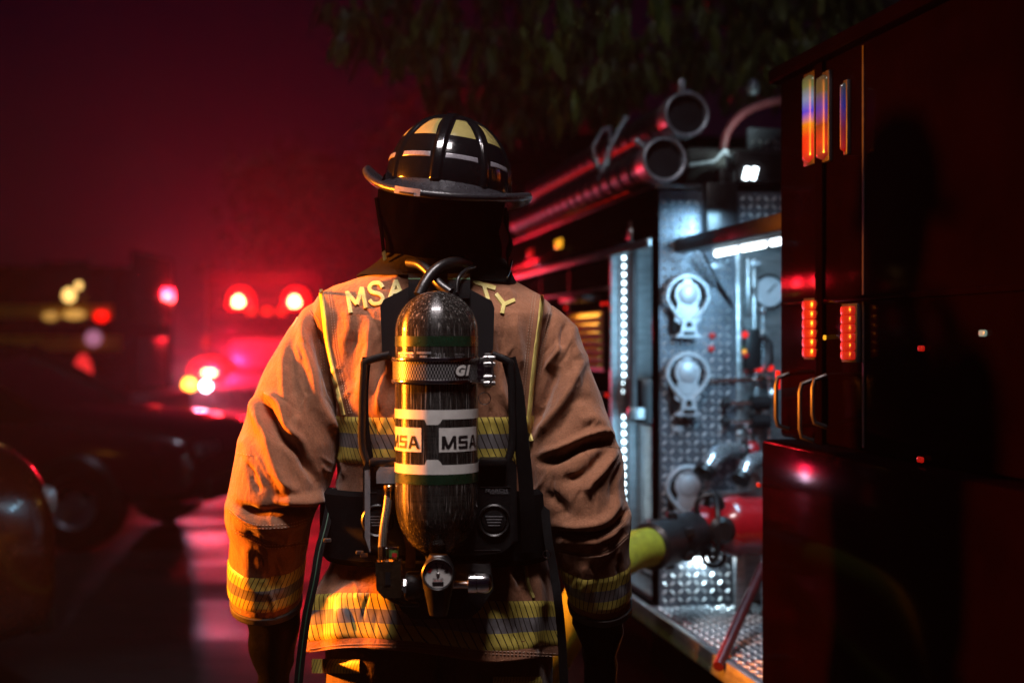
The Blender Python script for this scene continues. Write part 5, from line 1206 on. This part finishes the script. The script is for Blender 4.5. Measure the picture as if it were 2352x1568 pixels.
# unseen mast lamp added on the rear body for the overhead light on the firefighter
MX = ROOTM[truck.name].inverted()
def TL(x, y, z): return MX @ Vector((x, y, z))
LH = Vector((-.16, 1.95, 3.85)); AIM = Vector((-.17, 3.12, 1.45))
b = MB(); b.tube([TL(1.10, 2.3, 2.08), TL(1.10, 2.3, 2.9)], .03, 14); b.tube([TL(1.10, 2.3, 2.9), TL(1.10, 2.3, 4.05)], .021, 14); b.tube([TL(1.10, 2.3, 4.0), TL(LH.x, LH.y, 3.90)], .018, 12)
mast = b.build('added_light_mast', M_alu, truck, world=False, label='unseen mast and boom added to carry the overhead light')
lq = (LH - AIM).to_track_quat('Z', 'Y')
hd = MB().box((0, 0, .05), (.98, .48, .09), bev=.02); mk('added_light_head', [LH + lq @ Vector(v) for v in hd.v], hd.f, M_tdark, truck, label='added overhead light head on the boom')
for k in (-1.5, -.5, .5, 1.5):
    g = MB().box((k * .235, 0, .003), (.215, .40, .006)); mk('added_light_lens', [LH + lq @ Vector(v) for v in g.v], g.f, M_tubeled, truck, smooth=False)
L = bpy.data.lights.new('added_key_light', 'AREA'); L.shape = 'RECTANGLE'; L.size = .92; L.size_y = .42; L.energy = 20; L.color = (1.0, .86, .86); L.spread = R(80)
o = bpy.data.objects.new('added_key_light', L); COL.objects.link(o); o.parent = truck; q_ = ROOTM[truck.name].to_quaternion().inverted()
o.location = MX @ (LH - lq @ Vector((0, 0, .01))); o.rotation_mode = 'QUATERNION'; o.rotation_quaternion = q_ @ lq
# ------------------------------------------------------------------ other vehicles
M_cred = mat('car_dark_red', lin(.06, .008, .012), .2, var=.15, vscale=4, coat=.7); M_corange = mat('car_orange_red', lin(.05, .007, .003), .25, var=.15, vscale=4, coat=.6)
M_glass = mat('dark_glass', lin(.006, .006, .008), .06, var=.1, vscale=4, coat=.5); M_headl = emis('headlamp_white', (1, .72, .85, 1), 30); M_tail = emis('tail_red', (1, .02, .01, 1), 6)
M_beacon_core = emis('beacon_core', (1, .36, .14, 1), 28); M_beacon = emis('beacon_red', (1, .004, .0, 1), 2.2); M_amb = emis('amber_lamp', (1, .33, .02, 1), 14); M_warm = emis('warm_lamp', (1, .58, .16, 1), 2.2)
M_yelref = mat('yellow_reflective', lin(.5, .34, .03), .4, var=.2, vscale=3); M_silv = mat('silver_paint', lin(.3, .3, .32), .3, .5, vscale=4)
def point(name, loc, power, col, r, par=None):
    L = bpy.data.lights.new(name, 'POINT'); L.energy = power; L.color = col; L.shadow_soft_size = r; o = bpy.data.objects.new(name, L); COL.objects.link(o)
    if par is not None: o.parent = par
    o.location = loc; return o
def car(name, label, loc, rotz, paint, L=4.6, Wd=1.8, hood=.95, roof=1.45, suv=False, group=None):
    """local +y is the front"""
    t = thing(name, label, 'car', loc, rotz, group); h = Wd / 2
    st_ = [(-L / 2, .45, hood * .80, .86), (-L / 2 + .06, .32, hood * .95, .94), (-L * .36, .26, hood * 1.0, 1), (-L * .15, .24, hood * 1.0, 1), (L * .12, .24, hood * 1.0, 1), (L * .24, .24, hood * .98, 1), (L * .36, .25, hood * .92, .98), (L / 2 - .14, .28, hood * .86, .93), (L / 2 - .04, .32, hood * .78, .88), (L / 2, .45, hood * .66, .80)]
    rings = []
    for y, z0, z1, w in st_:
        r = []
        for x, f in ((-.92, 0), (-1, .18), (-1, .62), (-.95, .86), (-.78, 1), (-.3, 1.03), (.3, 1.03), (.78, 1), (.95, .86), (1, .62), (1, .18), (.92, 0)): r.append((x * h * w, y, z0 + (z1 - z0) * f))
        rings.append(r)
    bd = MB().loft(rings).build('body', paint, t, world=False, sharp=None); sb_ = bd.modifiers.new('sub', 'SUBSURF'); sb_.levels = 2; sb_.render_levels = 2
    g = [(-L * (.44 if suv else .36), hood * .96, .9), (-L * (.38 if suv else .22), roof - .03, .76), (-L * .05, roof, .76), (L * .06, roof - .02, .76), (L * .24, hood * .96, .88)]
    MB().loft([[(x * h * w, y, z) for x in (-1, -.5, 0, .5, 1)] + [(x * h * .93, y, hood * .93) for x in (1, -1)] for y, z, w in g]).build('greenhouse', M_glass, t, world=False, sharp=30)
    MB().loft([[(x * h * .77, y, z + .012 - .03 * abs(x) ** 3) for x in (-1, -.5, 0, .5, 1)] + [(h * .75, y, z - .03), (-h * .75, y, z - .03)] for y, z in ((g[1][0] - .05, roof - .03), (-L * .05, roof), (L * .07, roof - .02))]).build('roof', paint, t, world=False)
    for s in (-1, 1):
        MB().tube([(s * h * .78, L * .07, roof - .02), (s * h * .90, L * .24, hood * .97)], .03, 8).build('pillar', paint, t, world=False)
        MB().tube([(s * h * .78, g[1][0], roof - .04), (s * h * .92, g[0][0], hood * .97)], .035, 8).build('pillar', paint, t, world=False)
        MB().box((s * (h + .08), L * .17, hood + .06), (.16, .10, .12), bev=.03).build('mirror', paint, t, world=False)
        MB().box((s * h * .62, L / 2 - .06, hood * .68), (h * .42, .10, .11), bev=.03).build('headlight', M_silv, t, world=False)
        MB().box((s * h * .66, -L / 2 + .02, hood * .8), (h * .38, .08, .12), bev=.03).build('tail_light', M_valvered, t, world=False)
        for y in (-.05 * L, ): MB().box((s * (h + .002), y, hood * .8), (.02, .16, .03), bev=.006).build('door_handle', M_silv, t, world=False)
        for y in (-L * .30, L * .31): wheel(s * (h - .10), y, .33, .22, t, s)
    MB().box((0, L / 2 - .03, .40), (Wd * .7, .1, .16), bev=.03).build('grille', M_tdark, t, world=False)
    return t
# vehicle at the left edge; unseen amber roof beacon assumed from the orange light
ang = R(35) - R(90)
wc = car('utility_vehicle', 'orange red utility vehicle cut by the left edge, assumed amber beacon on its unseen roof', (-4.02, 4.6, 0), ang, M_corange, 4.7, 1.9, 1.22, 1.74, True)
wm = ROOTM[wc.name]
MB().bb(-.62, .66, -1.02, -.78, 1.73, 1.79, .02).build('assumed_beacon_base', M_tdark, wc, world=False)
for k in range(4): MB().bb(-.58 + k * .30, -.31 + k * .30, -1.0, -.80, 1.79, 1.90, .03).build('assumed_beacon_lens', M_amb, wc, world=False)
sl = bpy.data.lights.new('assumed_beacon_beam', 'SPOT'); sl.energy = 7500; sl.color = (1.0, .23, .012); sl.spot_size = R(32); sl.spot_blend = .5; sl.shadow_soft_size = .16  # beam of the assumed beacon, aimed at the firefighter for orange side light
so = bpy.data.objects.new('assumed_beacon_beam', sl); COL.objects.link(so); so.parent = wc; sw = wm @ Vector((.72, -.90, 1.92)); so.location = (.72, -.90, 1.92)
so.rotation_mode = 'QUATERNION'; so.rotation_quaternion = wm.to_quaternion().inverted() @ (sw - Vector((-.25, 3.15, 1.15))).to_track_quat('Z', 'Y')
# dark sedan further back
car('parked_sedan', 'dark red sedan in the left background with pale highlight along its bonnet', (-4.2, 10.8, 0), R(-90 - 8), M_cred, 4.5, 1.8, .98, 1.4)
b_ = point  # sedan keeps its lights off

def engine(name, label, loc, rotz, paint, L=7.5, Wd=2.4, H=2.9):
    """boxy appliance, local -y is the front"""
    t = thing(name, label, 'fire engine', loc, rotz); h = Wd / 2; c = 2.3
    MB().bb(-h, h, 0, c, .55, H, .10).build('cab', paint, t, world=False)
    MB().bb(-h * .9, h * .9, -.02, .02, 1.65, 2.55, .02).build('windscreen', M_glass, t, world=False)
    MB().bb(-h * .55, h * .55, -.03, .02, .85, 1.45, .02).build('grille', M_silv, t, world=False)
    MB().bb(-h, h, -.25, .1, .45, .75, .05).build('bumper', M_silv, t, world=False)
    MB().bb(-h, h, c + .05, L, .5, H - .25, .05).build('body', paint, t, world=False)
    for s in (-1, 1):
        MB().bb(s * h - .02, s * h + .02, .5, 1.1, 1.6, 2.4, .01).build('side_window', M_glass, t, world=False)
        for y0 in (c + .2, c + 1.5, c + 2.9): MB().bb(s * h - .02, s * h + .02, y0, y0 + 1.1, .9, H - .5, .02).build('locker_door', M_silv, t, world=False)
        MB().bb(s * h - .025, s * h + .025, .1, L, 1.30, 1.48).build('side_stripe', M_yelref, t, world=False)
        for y in (1.2, L - 1.8): wheel(s * (h - .15), y, .48, .3, t, s)
    return t
e1 = engine('fire_engine', 'red fire engine facing the camera far left with glowing roof beacons', (-5.15, 30, 0), R(2), mat('far_engine_red', lin(.010, .001, .002), .35, coat=.1, vscale=3))
def beacon(par, x, y, z, r, core=True, m=None):
    b = MB(); b.lathe([(r, 0), (r * 1.05, r * .3), (r * .9, r * 1.1), (r * .5, r * 1.5), (.0001, r * 1.6)], (x, y, z), (0, 0, 1), 20); o = b.build('beacon', m or M_beacon, par, world=False, label='glowing red roof beacon')
    if core: MB().lathe([(r * .34, 0), (r * .36, r * .2), (r * .2, r * .55), (.0001, r * .62)], (x, y - r * 1.15, z + r * .3), (0, -.4, 1), 16).build('beacon_core', M_beacon_core, o, world=False)
    return o
MB().bb(-.95, .95, -.35, -.05, 2.18, 2.24, .02).build('light_bar', M_tdark, e1, world=False)
for x in (-.41, .72): beacon(e1, x, -.30, 2.08, .27)  # lenses enlarged so their red discs stand in for the bloom
for x in (-.20, .12, .42): MB().lathe([(.09, 0), (.09, .08), (.0001, .12)], (x, -.3, 1.98), (0, -.2, 1), 14).build('grille_light', emis('red_small%.1f' % x, (1, .03, .01, 1), 1.5), e1, world=False)
def lampdisc(name, par, x, y, z, rx, rz, m, lab=None):
    b = MB(); b.loft([[(x + rx * f * math.cos(t), y + dy, z + rz * f * math.sin(t)) for t in (2 * math.pi * k / 24 for k in range(24))] for f, dy in ((1, 0), (.95, -.04), (.5, -.07), (.02, -.08))]); return b.build(name, m, par, world=False, label=lab)
lampdisc('headlight', e1, -1.05, -.27, .77, .22, .09, M_beacon_core, 'wide pale orange front light'); lampdisc('headlight', e1, -1.12, -.27, .50, .085, .085, M_headl, 'white pink headlight'); lampdisc('turn_signal', e1, -1.52 + .05, -.20, .53, .13, .12, M_amb, 'amber turn signal')
lampdisc('lens', e1, -1.05, -.26, .80, .44, .30, M_beacon, 'red disc standing in for the glow round the front light')  # glowing red disc stands in for the bloom round the front light
lampdisc('marker_light', e1, 1.1, -.26, .80, .10, .10, M_beacon)
point('beacon_light', (-.41, -.75, 2.30), 560, (1, .008, .024), .15, e1); point('beacon_light', (.72, -.75, 2.30), 560, (1, .008, .024), .15, e1); point('front_light', (-1.05, -.8, .80), 620, (1, .010, .06), .15, e1)
hl = bpy.data.lights.new('headlamp_beam', 'SPOT'); hl.energy = 210; hl.color = (1, .62, .95); hl.spot_size = R(40); hl.spot_blend = .6; hl.shadow_soft_size = .12
ho = bpy.data.objects.new('headlamp_beam', hl); COL.objects.link(ho); ho.parent = e1; ho.location = (-1.12, -.45, .55); ho.rotation_euler = (R(-84), 0, R(2))
# second appliance seen from the side, left
e2 = engine('fire_engine', 'dark fire engine side on at far left with yellow stripe along its top', (-4.75, 19.2, 0), R(90), M_tred, 7.5, 2.4, 2.35)
MB().bb(-1.24, -1.20, .2, 7.4, 1.70, 1.86).build('upper_stripe', M_yelref, e2, world=False, label='yellow reflective stripe along the top')
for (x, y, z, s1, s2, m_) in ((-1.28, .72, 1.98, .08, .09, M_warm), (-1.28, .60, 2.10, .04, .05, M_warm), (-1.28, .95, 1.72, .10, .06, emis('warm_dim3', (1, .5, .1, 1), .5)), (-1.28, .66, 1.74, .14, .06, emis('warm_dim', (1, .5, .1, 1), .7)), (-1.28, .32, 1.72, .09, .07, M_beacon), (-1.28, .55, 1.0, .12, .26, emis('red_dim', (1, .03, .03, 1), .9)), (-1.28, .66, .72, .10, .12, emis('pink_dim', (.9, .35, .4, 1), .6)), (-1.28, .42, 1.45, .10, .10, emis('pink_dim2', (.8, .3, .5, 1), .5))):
    b = MB(); b.loft([[(x - dx, y + s1 * f * math.cos(t), z + s2 * f * math.sin(t)) for t in (2 * math.pi * k / 20 for k in range(20))] for f, dx in ((1, 0), (.95, .03), (.5, .06), (.02, .07))]); b.build('side_glow', m_, e2, world=False)
# small red marker on the road far away
tl = thing('traffic_cone', 'orange cone with a red lamp standing on the road far left', 'traffic cone', tuple(W(412, 1020, 21.0).xy) + (0,))
MB().lathe([(.20, 0), (.20, .03), (.14, .03), (.04, .60), (.0001, .61)], (0, 0, 0), (0, 0, 1), 16).build('cone_body', M_corange, tl, world=False); lampdisc('cone_lamp', tl, 0, -.03, .50, .10, .16, M_tail)

# ------------------------------------------------------------------ trees
M_bark = mat('bark', lin(.05, .035, .025), .9, var=.4, vscale=12, bump=.9, bscale=40, stretch=(1, 1, .3))
def leaf_mat(name, c1, c2):
    m = bpy.data.materials.new(name); m.use_nodes = True; N = NT(m); b = N.n['Principled BSDF']; gi = N.node('ShaderNodeNewGeometry')
    N.link(N.mix(gi.outputs['Random Per Island'], c1, c2), b.inputs['Base Color']); b.inputs['Roughness'].default_value = .55; return m
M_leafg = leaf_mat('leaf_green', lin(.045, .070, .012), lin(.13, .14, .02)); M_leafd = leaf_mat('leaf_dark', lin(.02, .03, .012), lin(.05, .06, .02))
def leaf(b, base, d, L, w, nrm):
    d = d.normalized(); s = d.cross(nrm).normalized() * w
    m1 = base + d * L * .35 + nrm * L * .05; m2 = base + d * L * .72 + nrm * L * .03; tip = base + d * L
    b.add([base, m1 - s, m1 + nrm * w * .3, m1 + s, m2 - s * .7, m2 + s * .7, tip], [(0, 1, 2), (0, 2, 3), (1, 4, 2), (2, 4, 5), (2, 5, 3), (4, 6, 5)])
rnd = random.Random(11)
def rv(a): return Vector((rnd.uniform(-a, a), rnd.uniform(-a, a), rnd.uniform(-a, a)))
def limb(b, p0, p1, r0, r1, bend=.2):
    n = 7; pts = [p0.lerp(p1, k / (n - 1)) + rv(bend) * math.sin(math.pi * k / (n - 1)) * .5 for k in range(n)]; b.tube(pts, [r0 + (r1 - r0) * k / (n - 1) for k in range(n)], 9); return pts
# drooping tree over the engine
tr = thing('overhanging_tree', 'broadleaf tree behind the engine with drooping leaves over the scene', 'tree', (3.6, 9.6, 0))
b = MB(); base = Vector((3.6, 9.6, 0)); fork = Vector((3.3, 9.5, 3.0)); limb(b, base, fork, .22, .17, .1)
tips = []
for tx, ty, tz_ in ((-2.6, 8.8, 4.5), (-1.2, 9.6, 4.6), (.2, 8.4, 4.4), (1.2, 9.2, 4.8), (2.2, 8.2, 4.3), (.8, 10.4, 5.2), (-.6, 10.6, 5.2), (3.4, 8.4, 4.8), (4.8, 9.4, 4.6)):
    tips.append(limb(b, fork, Vector((tx, ty, tz_)), .09, .02, .5))
b.build('trunk', M_bark, tr)
b = MB(); tw = MB()
def low_z(px):  # lower outline of the canopy in picture units
    return np.interp(px, [700, 800, 950, 1050, 1150, 1250, 1400, 1500, 1620, 1720, 1800, 2000], [70, 120, 215, 270, 330, 330, 300, 215, 235, 280, 240, 200])
for k in range(300):
    d = rnd.uniform(6.0, 10.5); px = 1960 - 1180 * rnd.random() ** 1.35; f = rnd.random() ** 1.6; py = low_z(px) - 40 - f * 420
    p = W(px, py, d)
    if p.z > 6.0: continue
    q = p + Vector((rnd.uniform(-.25, .25), rnd.uniform(-.25, .25), rnd.uniform(.05, .25))); 
    if k % 3 == 0: tw.tube([q, p], .006, 4, caps=False)
    for j in range(rnd.randint(8, 13)):
        t = rnd.random(); bs = q.lerp(p, t) + rv(.05); dr = Vector((rnd.uniform(-.45, .45), rnd.uniform(-.45, .45), -1)); L = rnd.uniform(.11, .20); leaf(b, bs, dr, L, L * .16, Vector((rnd.uniform(-1, 1), rnd.uniform(-1, .2), rnd.uniform(0, .4))).normalized())
b.build('crown', M_leafg, tr, smooth=False); tw.build('twigs', M_bark, tr, kind='stuff')
def roundtree(name, label, x, y, h, rx, rz, n, lm, seed):
    global rnd; rnd = random.Random(seed); t = thing(name, label, 'tree', (x, y, 0), 0, 'trees in the dark background'); b = MB(); c = Vector((x, y, h - rz)); limb(b, Vector((x, y, 0)), Vector((x, y, h - rz)), .2, .12, .15); cl = []
    for k in range(9):
        e = c + Vector((rnd.uniform(-.7, .7) * rx, rnd.uniform(-.7, .7) * rx, rnd.uniform(-.3, .8) * rz)); limb(b, Vector((x, y, h - rz * 1.3)), e, .07, .02, .3); cl.append(e)
    b.build('trunk', M_bark, t); b = MB()
    for k in range(34): cl.append(c + Vector((rnd.gauss(0, .42) * rx, rnd.gauss(0, .42) * rx, rnd.gauss(0, .40) * rz)))
    for k in range(n):
        e = rnd.choice(cl); p = e + Vector((rnd.gauss(0, .20) * rx, rnd.gauss(0, .20) * rx, rnd.gauss(0, .17) * rz)); L = rnd.uniform(.18, .34); leaf(b, p, rv(1) + Vector((0, 0, -.5)), L, L * .3, rv(1).normalized())
    b.build('crown', lm, t, smooth=False)
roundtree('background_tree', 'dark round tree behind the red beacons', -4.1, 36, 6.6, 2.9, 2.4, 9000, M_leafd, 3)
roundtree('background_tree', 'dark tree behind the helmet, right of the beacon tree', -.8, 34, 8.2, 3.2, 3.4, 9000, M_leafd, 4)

# ------------------------------------------------------------------ haze: smoke in the night air
b = MB(); b.bb(-112, 112, -32, 192, -1.0, 13.5)
hm = bpy.data.materials.new('haze_air'); hm.use_nodes = True; n_ = hm.node_tree.nodes; n_.remove(n_['Principled BSDF']); pv = n_.new('ShaderNodeVolumePrincipled')
pv.inputs['Color'].default_value = (.9, .86, .9, 1); pv.inputs['Density'].default_value = .0037; pv.inputs['Anisotropy'].default_value = .80
hm.node_tree.links.new(pv.outputs[0], n_['Material Output'].inputs['Volume'])
hz_ = b.build('haze', hm, smooth=False); hz_['kind'] = 'stuff'; hz_['label'] = 'thin smoky night air'
